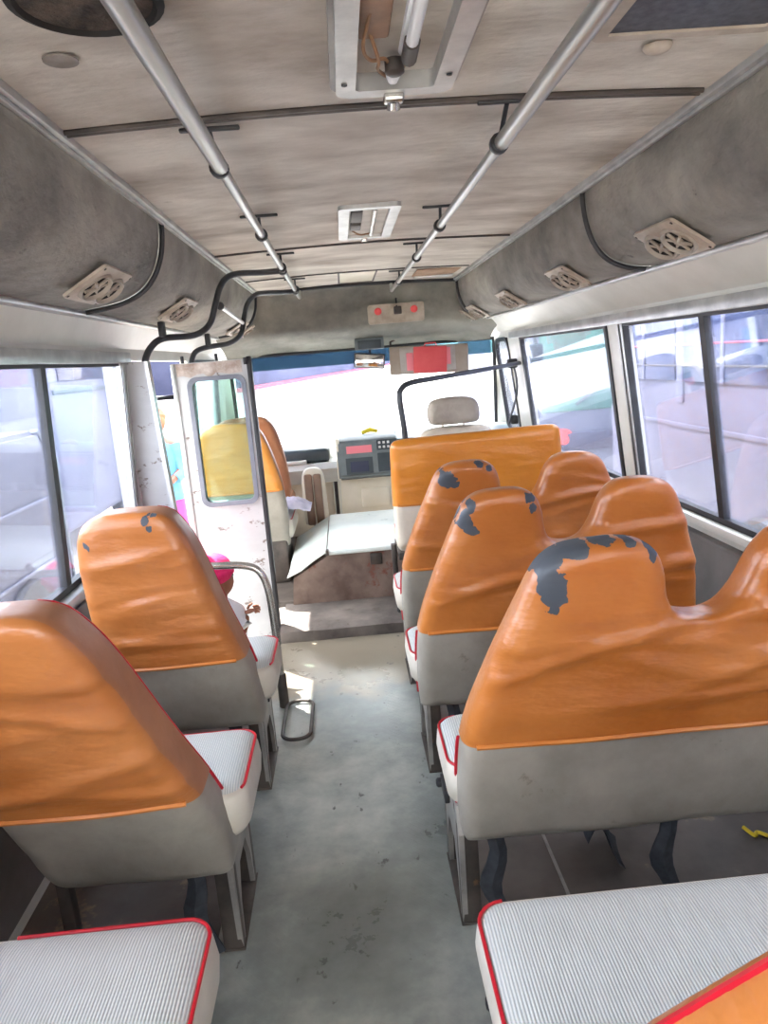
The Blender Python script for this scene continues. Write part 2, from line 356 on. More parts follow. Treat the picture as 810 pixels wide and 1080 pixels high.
# ------------------------------------------------------------------ shell of the bus
YB, YF = -1.7, 5.62
ZS, ZH = .66, 1.35           # window sill and head
def xr(z): return 1.20 if z < ZS else 1.20 - (z-ZS)*.116
def xl(z): return -.885 if z < ZS else -.885 + (z-ZS)*.045
b = bm_new(); box(b, (-.40,YB,-.06), (1.22,3.32,0)); struct('floor', b, M['floor'], smooth=False)
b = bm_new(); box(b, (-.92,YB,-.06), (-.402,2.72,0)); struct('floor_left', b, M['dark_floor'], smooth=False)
b = bm_new(); box(b, (.20,YB,.0005), (1.19,3.30,.006)); struct('floor_right', b, M['dark_floor'], smooth=False)  # thin dark sheet; seat shade and dirt are in its colour
b = bm_new()
for y in (1.66,): box(b, (.42,1.0,.006), (.428,1.9,.008))
struct('trim_1', b, M['grey_metal'], smooth=False)
b = bm_new(); box(b, (-.98,2.72,-.34), (-.402,4.25,-.30)); box(b, (-.41,2.72,-.30), (-.402,4.25,-.06)); struct('floor_stepwell', b, M['dusty'], smooth=False)
# raised cab floor with a worn lip
b = bm_new(); pts = []
for i in range(25):
    x = -.40 + i*.0667
    pts.append([(x, 3.32+.012*noise.noise((x*6,1,0)), .0), (x, 3.318+.012*noise.noise((x*6,1,0)), .05+.008*noise.noise((x*5,3,1))), (x, 3.36, .062), (x, 3.6, .06), (x, 3.72, .06)])
sheet(b, pts, .02, (0,.3,-1)); struct('floor_front', b, M['dusty'])
b = bm_new(); box(b, (-.88,3.79,.02), (-.18,5.6,.05)); box(b, (.40,3.72,.02), (1.2,5.6,.05)); struct('floor_cab', b, M['dark_floor'], smooth=False)

def wall_strip(bm, side, y0, y1, z0, z1, t=.04, extra=0):
    f = xr if side > 0 else xl; s = side
    p = [(f(z0)-s*extra, y0, z0), (f(z1)-s*extra, y0, z1), (f(z1)+s*t, y0, z1), (f(z0)+s*t, y0, z0)]
    prism(bm, p, (0, y1-y0, 0))
# window layout along each wall: (y0, y1)
RW = [(3.14,4.68), (1.22,2.97), (-.55,1.06), (-1.65,-.70)]
LW = [(.95,3.00), (-.95,.80)]
b = bm_new()
wall_strip(b, 1, YB, YF, -.02, ZS)
prev = YF
for (a, c) in RW:
    pass
edges = [(4.68,5.03), (2.97,3.14), (1.06,1.22), (-.70,-.55), (YB,-1.65)]
for (a, c) in edges: wall_strip(b, 1, a, c, ZS, ZH)
wall_strip(b, 1, 5.45, YF, ZS, ZH)
struct('wall_right', b, M['cream'], smooth=False)
b = bm_new()
wall_strip(b, 1, YB, 4.8, .05, .60, t=0, extra=.012); box(b, (1.17,YB,.585), (1.199,4.8,.60), .004)
struct('baseboard_right', b, M['wall_low'], smooth=False)
b = bm_new(); box(b, (1.165,YB,.632), (1.20,4.8,.662), .008); struct('trim_2', b, M['cream'])
b = bm_new()
wall_strip(b, -1, YB, 3.06, -.02, ZS); wall_strip(b, -1, 4.25, YF, -.02, ZS)
for (a, c) in [(.80,.95), (YB,-.95), (4.25,4.38), (5.2,YF)]: wall_strip(b, -1, a, c, ZS, ZH)
struct('wall_left', b, M['cream'], smooth=False)
b = bm_new(); box(b, (-.888,YB,.632), (-.845,3.06,.662), .008); struct('trim_3', b, M['alu'])
b = bm_new(); wall_strip(b, -1, YB, 3.04, .05, .60, t=0, extra=.012); struct('baseboard_left', b, M['wall_low'], smooth=False)
# pillar beside the door, widening downwards into the opening
b = bm_new()
prism(b, [(-.895,3.03,-.30), (-.70,3.03,-.30), (-.768,3.03,1.34), (-.862,3.03,1.34)], (0,.035,0)); box(b, (-.93,3.0,-.3), (-.862,3.075,1.36))
struct('trim_4', b, M['white_paint'], smooth=False)
b = bm_new(); prism(b, [(-.702,3.026,-.30), (-.688,3.026,-.30), (-.763,3.026,1.34), (-.777,3.026,1.34)], (0,.045,0)); struct('trim_5', b, M['alu'], smooth=False)
# headers sloping from the window heads up to the ducts
def header(name, side):
    b = bm_new(); s = side; f = xr if s > 0 else xl; xe = 1.0 if s > 0 else -.80
    prism(b, [(f(ZH), YB, ZH), (f(ZH), YB, ZH+.045), (xe, YB, 1.495), (xe, YB, 1.56), (f(ZH)+s*.06, YB, 1.56), (f(ZH)+s*.06, YB, ZH)], (0, YF-YB-.05, 0))
    struct(name, b, M['cream'], smooth=False)
header('wall_right_header', 1); header('wall_left_header', -1)
def rail_trim(name, side):
    b = bm_new(); s = side; f = xr if s > 0 else xl
    box(b, (f(ZH)-s*.004, YB, ZH-.012), (f(ZH)-s*.022, 4.9 if s > 0 else 3.06, ZH+.03), .004)
    struct(name, b, M['alu'])
rail_trim('trim_6', 1); rail_trim('trim_7', -1)
# bright beading under the ducts
b = bm_new(); box(b, (-.815,YB,1.478), (-.775,5.35,1.496), .005); struct('trim_8', b, M['alu'])
b = bm_new(); box(b, (.985,YB,1.480), (1.02,5.35,1.495), .005); struct('trim_9', b, M['alu'])

# ceiling: shallow crown in panels
def zc(x): return 1.765 - .014*((x-.14)/.64)**2
b = bm_new(); rows = []
for y in [YB + i*(4.98-YB)/30 for i in range(31)]:
    rows.append([(x, y, zc(x) + .004*noise.noise((x*2.2,y*1.6,4))) for x in [-.56 + k*1.40/20 for k in range(21)]])
sheet(b, rows, .03, (0,0,1)); struct('ceiling', b, M['ceiling'])
for k, (y, w) in enumerate([(1.57,.009), (3.28,.008), (4.30,.006), (-.3,.009)]):
    b = bm_new()
    for off in ((-.008, .008) if k in (0, 3) else (0,)):
        tube(b, [(x, y+off, zc(x)-.004) for x in [-.49+i*1.25/24 for i in range(25)]], w*.6, 6)
    struct('trim_%d' % (10+k), b, M['black_line'] if k else M['dark_metal'])
b = bm_new(); tube(b, [(x, 4.965+.02*((x-.14)/.6)**2, zc(x)-.008) for x in [-.52+i*1.33/24 for i in range(25)]], .013, 8); struct('trim_14', b, M['black'])
for k, x in enumerate((-.505, .785)):
    b = bm_new(); box(b, (x-.016,YB,1.737), (x+.016,4.97,1.757), .006); box(b, (x-.006,YB,1.728), (x+.006,4.97,1.737), .003); struct('trim_%d' % (15+k), b, M['alu'])
# light seam lines along the middle panels
b = bm_new(); tube(b, [(.42,1.6+i*.3,zc(.42)-.002) for i in range(12)], .004, 6); struct('trim_17', b, M['ceiling'])

# ------------------------------------------------------------------ overhead ducts
DP_R = [(.790,1.765), (.792,1.70), (.802,1.64), (.822,1.585), (.855,1.54), (.90,1.512), (.95,1.498), (1.012,1.492)]
DP_L = [(-.512,1.765), (-.515,1.70), (-.527,1.64), (-.553,1.585), (-.59,1.545), (-.64,1.518), (-.70,1.502), (-.79,1.490)]
def duct(prof, y0, y1, label, side):
    b = bm_new(); P = [(p.x, p.y) for p in smooth_path([(x,z,0) for x, z in prof], 4)]
    ny = max(3, int((y1-y0)/.08)); rows = []
    cx, cz = (1.0*side, 1.8)
    for i in range(ny+1):
        y = y0 + (y1-y0)*i/ny; e = min(i, ny-i); g = .008 if e == 0 else 0
        row = []
        for (x, z) in P:
            dx, dz = cx-x, cz-z; l = math.hypot(dx, dz); d = g + .003*noise.noise((x*5,y*3,z*5))
            row.append((x+dx/l*d, y, z+dz/l*d))
        rows.append(row)
    sheet(b, rows, .012, (side, 0, .6))
    return tag(obj('overhead_duct', b, M['duct'], angle=60), label, 'duct', 'overhead air ducts')
RS = [(YB,.40,'grey felt overhead duct section above the back right window, behind the others'), (.406,2.40,'large grey felt duct section at upper right with one vent, nearest on the right'), (2.406,4.96,'grey felt duct section on the right beyond the black curved seam'), (4.966,5.36,'short grey felt duct end beside the windscreen cove on the right')]
LS = [(YB,.40,'grey felt overhead duct section above the back left window, behind the others'), (.406,2.42,'large grey felt duct section at upper left, nearest on the left'), (2.426,4.96,'grey felt duct section on the left behind the black hooked tube'), (4.966,5.36,'short grey felt duct end beside the windscreen cove on the left')]
for a, c, l in RS: duct(DP_R, a, c, l, 1)
for a, c, l in LS: duct(DP_L, a, c, l, -1)
def seam(prof, y, side, label):
    b = bm_new(); P = smooth_path([(x-.002*side, y, z-.002) for x, z in prof], 4)
    # the joint lips lean rearwards towards the bottom
    tube(b, P, .008, 8); return tag(obj('seam_strip', b, M['black']), label, 'trim strip', 'black strips over the duct joints')
seam(DP_R, 2.403, 1, 'black strip curving down the right duct, nearer than the one at the cove')
seam(DP_L, 2.423, -1, 'black strip curving down the left duct, nearer than the one at the cove')
seam(DP_R, 4.963, 1, 'black rubber strip where the right duct meets the front cove')
seam(DP_L, 4.963, -1, 'black rubber strip where the left duct meets the front cove')

# air vents on the ducts
def air_vent(side, y, label, x0=None):
    prof = DP_R if side > 0 else DP_L
    p, q = (Vector((prof[4][0],0,prof[4][1])), Vector((prof[6][0],0,prof[6][1])))
    m5 = (Vector((prof[4][0],0,prof[4][1]))+Vector((prof[5][0],0,prof[5][1])))/2; c = Vector((m5.x, y, m5.z)); u = Vector((0,1,0)); v = (Vector((prof[5][0]+.01*side,0,prof[5][1]))-Vector((prof[4][0]-.008*side,0,prof[4][1]+.012))).normalized(); n = u.cross(v)
    if n.z > 0: n = -n
    c = c + n*.008
    t = thing('air_vent', label, 'air vent', c, 'twin nozzle air vents on the overhead ducts')
    # plate
    b = bm_new(); o = rrect(.235,.135,.012,3); i = rrect(.212,.112,.010,3)
    pl = lambda s, k: c + u*s + v*k
    d0 = [b.verts.new(pl(*a)) for a in o]; d1 = [b.verts.new(pl(*a)+n*.007) for a in o]; d2 = [b.verts.new(pl(*a)+n*.010) for a in i]
    m = len(o)
    for k in range(m):
        j = (k+1) % m; b.faces.new((d0[k],d0[j],d1[j],d1[k])); b.faces.new((d1[k],d1[j],d2[j],d2[k]))
    b.faces.new(d2); b.faces.new(d0[::-1])
    obj('plate', b, M['plate'], t)
    for s in (-.050, .050):
        b = bm_new(); o2 = c + u*s + n*.006; ax = (n - u*.22 - v*.05).normalized()
        lathe(b, [(.050,.0), (.050,.006), (.047,.014), (.043,.017), (.040,.015), (.037,.006), (.0001,.005)], o2, ax, 24)
        nz = obj('nozzle', b, M['nozzle'], t)
        b = bm_new(); lathe(b, [(.037,.006), (.037,.0075), (.0001,.0075)], o2, ax, 20); obj('opening', b, M['hole'], nz)
        b = bm_new()
        for k in range(3):
            a = k*PI/3+.4; w = u*math.cos(a)+v*math.sin(a)
            tube(b, [o2+ax*.012-w*.038, o2+ax*.012+w*.038], .0042, 6)
        lathe(b, [(.0001,.006), (.012,.007), (.012,.015), (.0001,.016)], o2, ax, 12)
        obj('spokes', b, M['nozzle'], nz)
    for sx in (-.107,.107):
        for sv in (-.057,.057):
            b = bm_new(); lathe(b, [(.004,0),(.004,.002),(.0001,.003)], c+u*sx+v*sv+n*.008, n, 8); obj('screw', b, M['dark_metal'], t)
    return t
for y, l in [(1.95,'large twin air vent at upper right, first of the right row'), (2.85,'air vent on the right duct just past the curved black seam'), (3.80,'third air vent from the near end of the right duct'), (4.72,'fourth air vent from the near end of the right duct, before the cove seam'), (5.16,'small air vent at the far end of the right side, beyond the cove seam')]: air_vent(1, y, l)
for y, l in [(2.04,'large twin air vent at upper left, first of the left row'), (3.0,'air vent on the left duct just past the black seam'), (4.66,'air vent on the left duct framed by the far hooked tube'), (5.14,'small air vent at the far end of the left side beyond the cove seam')]: air_vent(-1, y, l)

# ------------------------------------------------------------------ front cove, windscreen, pillars
b = bm_new(); prof = smooth_path([(0,4.96,1.757), (0,5.03,1.73), (0,5.085,1.66), (0,5.11,1.57), (0,5.15,1.49), (0,5.25,1.445), (0,5.40,1.41), (0,5.50,1.372), (0,5.53,1.352)], 4)
rows = []
for i in range(41):
    x = -.80+i*1.87/40; e = max(0, abs(x-.135)-.52)/.42
    rows.append([(x, p.y - .18*e*e*min(1,(1.757-p.z)*4), p.z) for p in prof])
sheet(b, rows, .02, (0,.6,1)); struct('wall_front_cove', b, M['cove'])
def wsx(z): return 5.60-(z-.66)*.10
b = bm_new(); rows = []
for i in range(13):
    x = -.80+i*1.92/12; bow = .05*((x-.16)/.96)**2
    rows.append([(x, wsx(z)-bow, z) for z in [.66+k*.7/6 for k in range(7)]])
sheet(b, rows, .006, (0,1,0)); ws = struct('window_1', b, M['screen_glass'])
b = bm_new(); rows = []
for i in range(13):
    x = -.80+i*1.92/12; bow = .05*((x-.16)/.96)**2
    rows.append([(x, wsx(z)-bow-.004, z) for z in (1.255,1.30,1.36)])
sheet(b, rows, .003, (0,1,0)); o = obj('tint_band', b, M['tint'], ws); o['label'] = 'teal tinted strip'
b = bm_new()
tube(b, [(-.80+i*1.92/12, wsx(1.36)-.05*((-.80+i*1.92/12-.16)/.96)**2-.008, 1.36) for i in range(13)], .012, 8)
tube(b, [(-.80+i*1.92/12, wsx(.66)-.05*((-.80+i*1.92/12-.16)/.96)**2-.008, .665) for i in range(13)], .014, 8)
for x in (-.80, 1.12): tube(b, [(x, wsx(.66)-.055,.66), (x, wsx(1.36)-.055,1.36)], .014, 8)
obj('rubber_seal', b, M['black'], ws)
b = bm_new()
prism(b, [(-.95,5.42,.0), (-.80,5.55,.0), (-.80,5.66,.0), (-.95,5.66,.0)], (0,0,1.45)); struct('wall_front_left', b, M['cream'], smooth=False)
b = bm_new()
prism(b, [(1.26,5.38,.0), (1.13,5.52,.0), (1.13,5.66,.0), (1.26,5.66,.0)], (0,0,1.45)); struct('wall_front_right', b, M['cream'], smooth=False)
b = bm_new(); box(b, (-.92,5.60,-.02), (1.22,5.66,.66)); struct('wall_front', b, M['pale_grey'], smooth=False)
# rear end of the bus, behind the viewer, with its window
b = bm_new(); box(b, (-.93,YB-.05,-.06), (1.25,YB,.62)); box(b, (-.93,YB-.05,1.36), (1.25,YB,1.80)); box(b, (-.93,YB-.05,.62), (-.78,YB,1.36)); box(b, (1.08,YB-.05,.62), (1.25,YB,1.36)); struct('wall_back', b, M['cream'], smooth=False)

# ------------------------------------------------------------------ side windows
WN = [1]
def side_window(side, y0, y1, sash=None, rounded=0., pane_mat='glass'):
    WN[0] += 1; f = xr if side > 0 else xl
    pl = lambda y, z: (f(z)-side*.002, y, z)
    cy, cz, w, h = (y0+y1)/2, (ZS+ZH)/2, y1-y0, ZH-ZS
    b = bm_new(); r = rounded or .015
    o = [(p[0]+cy, p[1]+cz) for p in rrect(w+.01, h+.01, r+.005, 5)]; i = [(p[0]+cy, p[1]+cz) for p in rrect(w-.05, h-.045, max(.004, r-.02), 5)]
    ring_frame(b, o, i, lambda y, z: (f(z)+side*.018, y, z), (-side*.026, 0, 0))
    fr = struct('window_%d' % WN[0], b, M['black'], smooth=False)
    b = bm_new()
    ys = [y0+.02, y1-.02] if sash is None else [y0+.02, sash+.02]
    g = lambda a, c, off: prism(b, [(f(ZS+.02)+side*off, a, ZS+.02), (f(ZH-.02)+side*off, a, ZH-.02), (f(ZH-.02)+side*(off+.004), a, ZH-.02), (f(ZS+.02)+side*(off+.004), a, ZS+.02)], (0, c-a, 0))
    g(ys[0], ys[1], .004); obj('pane', b, M[pane_mat], fr, smooth=False)
    if sash is not None:
        b = bm_new(); g(sash-.02, y1-.02, .012); obj('pane', b, M[pane_mat], fr, smooth=False)
        b = bm_new(); prism(b, [(f(ZS+.01)-side*.006, sash-.018, ZS+.01), (f(ZH-.01)-side*.006, sash-.018, ZH-.01), (f(ZH-.01)+side*.016, sash-.018, ZH-.01), (f(ZS+.01)+side*.016, sash-.018, ZS+.01)], (0,.036,0))
        obj('sash_bar', b, M['black'], fr, smooth=False)
    return fr
w1 = side_window(1, *RW[0]); w2 = side_window(1, *RW[1], sash=2.30); side_window(1, *RW[2], sash=.3)
side_window(1, *RW[3]); w3 = side_window(-1, *LW[0], sash=2.20, pane_mat='side_glass'); side_window(-1, *LW[1], sash=0., pane_mat='side_glass'); side_window(-1, 4.38, 5.20, pane_mat='side_glass')
side_window(1, 5.03, 5.45, rounded=.09)
# aluminium channels beside the pillars
b = bm_new()
for y in (2.95, 2.985): prism(b, [(xr(ZS)-.012, y, ZS), (xr(ZH)-.012, y, ZH), (xr(ZH), y, ZH), (xr(ZS), y, ZS)], (0,.012,0))
struct('trim_18', b, M['alu'], smooth=False)
b = bm_new()
for y in (2.93, 2.96, 2.99): prism(b, [(xl(ZS)+.014, y, ZS), (xl(ZH)+.014, y, ZH), (xl(ZH)-.004, y, ZH), (xl(ZS)-.004, y, ZS)], (0,.014,0))
struct('trim_19', b, M['alu'], smooth=False)

# ------------------------------------------------------------------ folding door leaf
b = bm_new()
YD = 3.40; DX0, DX1 = -.745, -.418
cx, cz = -.565, .965
pl = lambda x, z: (x, YD, z)
o = []
# outer outline with as many points as the window outline
inn = [(p[0]+cx, p[1]+cz) for p in rrect(.245,.575,.035,5)]
for c_, (hx, hz) in enumerate(((DX1,1.325), (DX0,1.325), (DX0,-.26), (DX1,-.26))):
    for k in range(6):
        x, z = inn[c_*6+k]; first = c_ in (0, 2)
        o.append((hx, hz) if k == 3 else ((hx, z) if (k < 3) == first else (x, hz)))
ring_frame(b, o, inn, pl, (0,.028,0))
door = struct('door_1', b, M['white_paint'], smooth=False)
b = bm_new(); ring_frame(b, [(p[0]+cx,p[1]+cz) for p in rrect(.262,.592,.042,5)], [(p[0]+cx,p[1]+cz) for p in rrect(.222,.552,.030,5)], lambda x, z: (x, YD-.010, z), (0,.048,0)); obj('gasket', b, mat('grey_gasket', (112,116,128), (132,136,148), .6, scale=9), door)
b = bm_new(); poly = [(p[0]+cx, YD+.010, p[1]+cz) for p in rrect(.232,.562,.034,5)]; prism(b, poly, (0,.004,0)); obj('door_pane', b, M['door_glass'], door, smooth=False)
b = bm_new(); box(b, (DX1-.004,YD-.012,-.26), (DX1+.016,YD+.036,1.335), .004); obj('edge_rubber', b, M['black'], door)
b = bm_new(); box(b, (DX0-.014,YD-.010,-.26), (DX0+.006,YD+.032,1.325), .004); obj('edge_strip', b, M['alu'], door)
b = bm_new(); rows = [[(DX0+.01+i*.029, YD-.002-.001*noise.noise((i,1,0)), 1.268+.022*noise.noise((i*.7,2,5))) for i in range(11)], [(DX0+.01+i*.029, YD-.002, 1.322) for i in range(11)]]
sheet(b, rows, .003, (0,-1,0)); r_ = obj('rusty_head_strip', b, M['rust'], door); r_['label'] = 'rust stained strip along the head'
b = bm_new()
for x, z in ((-.70,1.325), (-.55,1.325), (-.425,1.30)): lathe(b, [(.008,0),(.008,.03),(.0001,.032)], (x,YD-.02,z), (0,0,1), 10)
obj('hinge_pins', b, M['black'], door)

# ------------------------------------------------------------------ seats
def resample(pts, step=.012):
    P = smooth_path([(x,z,0) for x, z in pts] + [(pts[0][0], pts[0][1], 0)], 10)
    out = [P[0]]; acc = 0
    for a, c in zip(P[:-1], P[1:]):
        L = (c-a).length; d = 0
        while acc + (L-d) >= step:
            d += step-acc; acc = 0; out.append(a.lerp(c, d/L))
        acc += L-d
    if (out[-1]-out[0]).length < step*.5: out.pop()
    return [(p.x, p.y) for p in out]
def remesh(bm, voxel):
    me = bpy.data.meshes.new('tmp'); bm.to_mesh(me); bm.free()
    o = bpy.data.objects.new('tmp', me); C.objects.link(o)
    md = o.modifiers.new('r', 'REMESH'); md.mode = 'VOXEL'; md.voxel_size = voxel
    s = o.modifiers.new('s', 'SMOOTH'); s.iterations = 6; s.factor = .5
    dg = bpy.context.evaluated_depsgraph_get(); me2 = bpy.data.meshes.new_from_object(o.evaluated_get(dg))
    bpy.data.objects.remove(o); bpy.data.meshes.remove(me)
    out = bmesh.new(); out.from_mesh(me2); bpy.data.meshes.remove(me2); return out
def slab(outline, T, r=.035, nb=5):
    """rounded slab: outline in (x,z), thickness along y from 0 to T"""
    n = len(outline); area = sum(outline[i][0]*outline[(i+1)%n][1]-outline[(i+1)%n][0]*outline[i][1] for i in range(n))
    sg = 1 if area > 0 else -1; nrm = []
    for i in range(n):
        a, c = outline[i-2], outline[(i+2) % n]; t = Vector((c[0]-a[0], c[1]-a[1])); t.normalize(); nrm.append(Vector((-t.y, t.x))*sg)
    bm = bm_new(); rings = []
    prof = [(r*(1-math.sin(a)), r*(1-math.cos(a))) for a in [PI/2*k/nb for k in range(nb+1)]]   # (inset, y)
    prof = [(i_, y_) for i_, y_ in prof]
    full = prof + [(i_, T-y_) for i_, y_ in prof[::-1]]
    for ins, y in full: rings.append([bm.verts.new((outline[i][0]+nrm[i].x*ins, y, outline[i][1]+nrm[i].y*ins)) for i in range(n)])
    for A, B in zip(rings[:-1], rings[1:]):
        for k in range(n): bm.faces.new((A[k], A[(k+1) % n], B[(k+1) % n], B[k]))
    bm.faces.new(rings[0][::-1]); bm.faces.new(rings[-1])
    bmesh.ops.recalc_face_normals(bm, faces=bm.faces[:]); return bm
def lean(z, k): return -.07 - (z-.23)*k
def seat_back(root, outline, yr, T, zsplit, k, seed, orange, m_low, amp=1., cut_low=None, side_mat=None, piping='all', taper=.25, inner_side=1, tilt=0.):
    ol = resample(outline); bm = remesh(slab(ol, T), .0095)
    zmax = max(p[1] for p in ol); zmin = min(p[1] for p in ol); xa = min(p[0] for p in ol); xb = max(p[0] for p in ol)
    rnd = random.Random(seed); folds = []
    for i in range(9):
        folds.append((rnd.uniform(zsplit+.04, zmax-.12), rnd.uniform(-.25,.25), rnd.uniform(.010,.022), rnd.uniform(.004,.011)*amp, rnd.uniform(xa,xb), rnd.uniform(.12,.4)*(xb-xa)+.06))
    def shape(x, y, z):
        f = y/T                                  # 0 rear, 1 front
        th = T*(1-taper*max(0,(z-.4)/(zmax-.4)))
        yy = f*th
        if f < .5:
            bul = .012*math.sin(PI*min(1,max(0,(x-xa)/(xb-xa))))*math.sin(PI*min(1,max(0,(z-zmin)/(zmax-zmin)))); yy -= bul
            if z > zsplit:
                w = 0
                for (z0, sl, wd, a, x0, xw) in folds:
                    dz = z - (z0 + sl*(x-x0) + .02*math.sin(7*(x-x0)+z0*20)); w += a*math.exp(-(dz/wd)**2)*math.exp(-((x-x0)/xw)**2)
                yy -= w; yy -= .004*amp*noise.noise((x*6+seed, 3, z*9))
            else: yy -= .006*noise.noise((x*5+seed, 7, z*5))
        return yr + lean(z, k) + yy - tilt*max(0,z-.35)
    base = bm; low = bm.copy(); geom = lambda q: q.verts[:]+q.edges[:]+q.faces[:]
    bmesh.ops.bisect_plane(bm, geom=geom(bm), plane_co=(0,0,zsplit), plane_no=(0,0,-1), clear_outer=True)
    bmesh.ops.bisect_plane(low, geom=geom(low), plane_co=(0,0,zsplit+.012), plane_no=(0,0,1), clear_outer=True)
    for q in (bm, low):
        q.normal_update()
        if q is bm:
            for v in q.verts: v.co = v.co + v.normal*.004
        else:
            for e in [e for e in q.edges if e.is_boundary]: pass
            be = [e for e in q.edges if e.is_boundary]
            if be: bmesh.ops.contextual_create(q, geom=be)
    marked = set()
    if side_mat is not None:
        xm = xa+(xb-xa)*.42
        for co, no in (((0,T*.16,0), (0,1,0)), ((xm,0,0), (1,0,0))): bmesh.ops.bisect_plane(bm, geom=geom(bm), plane_co=co, plane_no=no)
        bm.faces.ensure_lookup_table()
        for i in range(len(bm.faces)):
            c = bm.faces[i].calc_center_median()
            if c.y > T*.16 and c.x > xm: marked.add(i)
    for q in (bm, low):
        for v in q.verts:
            x, y, z = v.co; v.co = Vector((x, shape(x, max(-.01,min(T+.01,y)), z), z))
    if side_mat is not None:
        test = lambda f: f in marked
        side = bm.copy(); side.faces.ensure_lookup_table(); bm.faces.ensure_lookup_table()
        d1 = [side.faces[i] for i in range(len(side.faces)) if i not in marked]; d2 = [bm.faces[i] for i in range(len(bm.faces)) if i in marked]
        bmesh.ops.delete(side, geom=d1, context='FACES'); bmesh.ops.delete(bm, geom=d2, context='FACES')
        obj('side_gusset', side, side_mat, root, angle=80)
    cov = obj('seat_cover', bm, orange, root, angle=80)
    obj('back_skirt', low, m_low, root, angle=80)
    # rolled hem of the cover
    b = bm_new(); hp = []
    n = len(ol); zs = zsplit+.004
    xs = []
    for i in range(n):
        a, c = ol[i], ol[(i+1) % n]
        if (a[1]-zs)*(c[1]-zs) < 0: xs.append(a[0]+(c[0]-a[0])*(zs-a[1])/(c[1]-a[1]))
    x0, x1 = min(xs), max(xs)
    for i in range(31):
        x = x0+.02+(x1-x0-.04)*i/30; hp.append((x, shape(x, 0, zs)-.004, zs))
    tube(b, hp, .0055, 6); obj('hem', b, M['hem'], root)
    if piping:
        xm = (xa+xb)/2
        ok = {'low': lambda x, z: zmin+.03 < z < zsplit-.01 and x < xm, 'right': lambda x, z: z > zmin+.10 and x > xm, 'all': lambda x, z: z > zmin+.06}[piping]
        b = bm_new(); pp = [(x, shape(x, T*.80, z), z) for (x, z) in ol if ok(x, z)]
        idx = [i for i, (x, z) in enumerate(ol) if ok(x, z)]
        # reorder so that the path starts after the gap at the bottom
        gap = next((i for i in range(1, len(idx)) if idx[i]-idx[i-1] > 1), 0)
        pp = pp[gap:]+pp[:gap]
        tube(b, pp[::2], .0042, 6); obj('piping', b, M['red'], root)
    return shape
def cushion(root, x0, x1, y0, y1, z0, z1, seed=0, dome=.012):
    """seat cushion: ribbed top panel, smooth side boxing, red piping at the edge"""
    cx, cy = (x0+x1)/2, (y0+y1)/2; w, d = x1-x0, y1-y0
    o = [(cx+p[0], cy+p[1]) for p in rrect(w, d, .045, 6)]
    b = bm_new(); n = len(o)
    prof = [(.012,z0), (.0,z0+.02), (-.004,(z0+z1)/2), (.0,z1-.022), (.006,z1-.010)]
    def ins(p, i): 
        return (cx+(p[0]-cx)*(1-2*i/w), cy+(p[1]-cy)*(1-2*i/d))
    rings = [[b.verts.new((*ins(p, i), z + .004*noise.noise((p[0]*7+seed,p[1]*7,z*3)))) for p in o] for i, z in prof]
    for A, B in zip(rings[:-1], rings[1:]):
        for k in range(n): b.faces.new((A[k], A[(k+1) % n], B[(k+1) % n], B[k]))
    b.faces.new(rings[0][::-1]); b.faces.new(rings[-1])
    cu = obj('cushion', b, M['white_vinyl'], root, angle=70)
    b = bm_new(); R = 10; rings = []
    for r in range(R):
        i = .006 + (min(w,d)/2-.012)*(r/(R-1))**1.4; t = r/(R-1)
        z = z1-.010 + .014*math.sin(min(1,t*2.2)*PI/2) + dome*(1-(1-t)**2)*.6
        rings.append([b.verts.new((*ins(p, i), z+.003*noise.noise((p[0]*6+seed*3,p[1]*6,1+t)))) for p in o])
    for A, B in zip(rings[:-1], rings[1:]):
        for k in range(n): b.faces.new((A[k], A[(k+1) % n], B[(k+1) % n], B[k]))
    b.faces.new(rings[-1])
    tp = obj('top_panel', b, M['ribbed'], cu, angle=70); tp['label'] = 'white ribbed top panel'
    b = bm_new(); ar = x0 < 0      # singles: aisle on the right
    run = [p for p in o if (p[0] > cx-.16 and p[1] > y0+.02 if ar else p[0] < cx-.30)]
    run = run if ar else sorted(run, key=lambda p: math.atan2(p[1]-cy, -(p[0]-cx)))
    run = sorted(run, key=lambda p: (math.atan2(p[1]-cy, (p[0]-cx) if ar else -(p[0]-cx))))
    if ar: run = run + [(cx-.1, y1)]
    tube(b, [(*ins(p, .004), z1-.008) for p in run], .0032, 6); obj('piping', b, M['red'], cu)
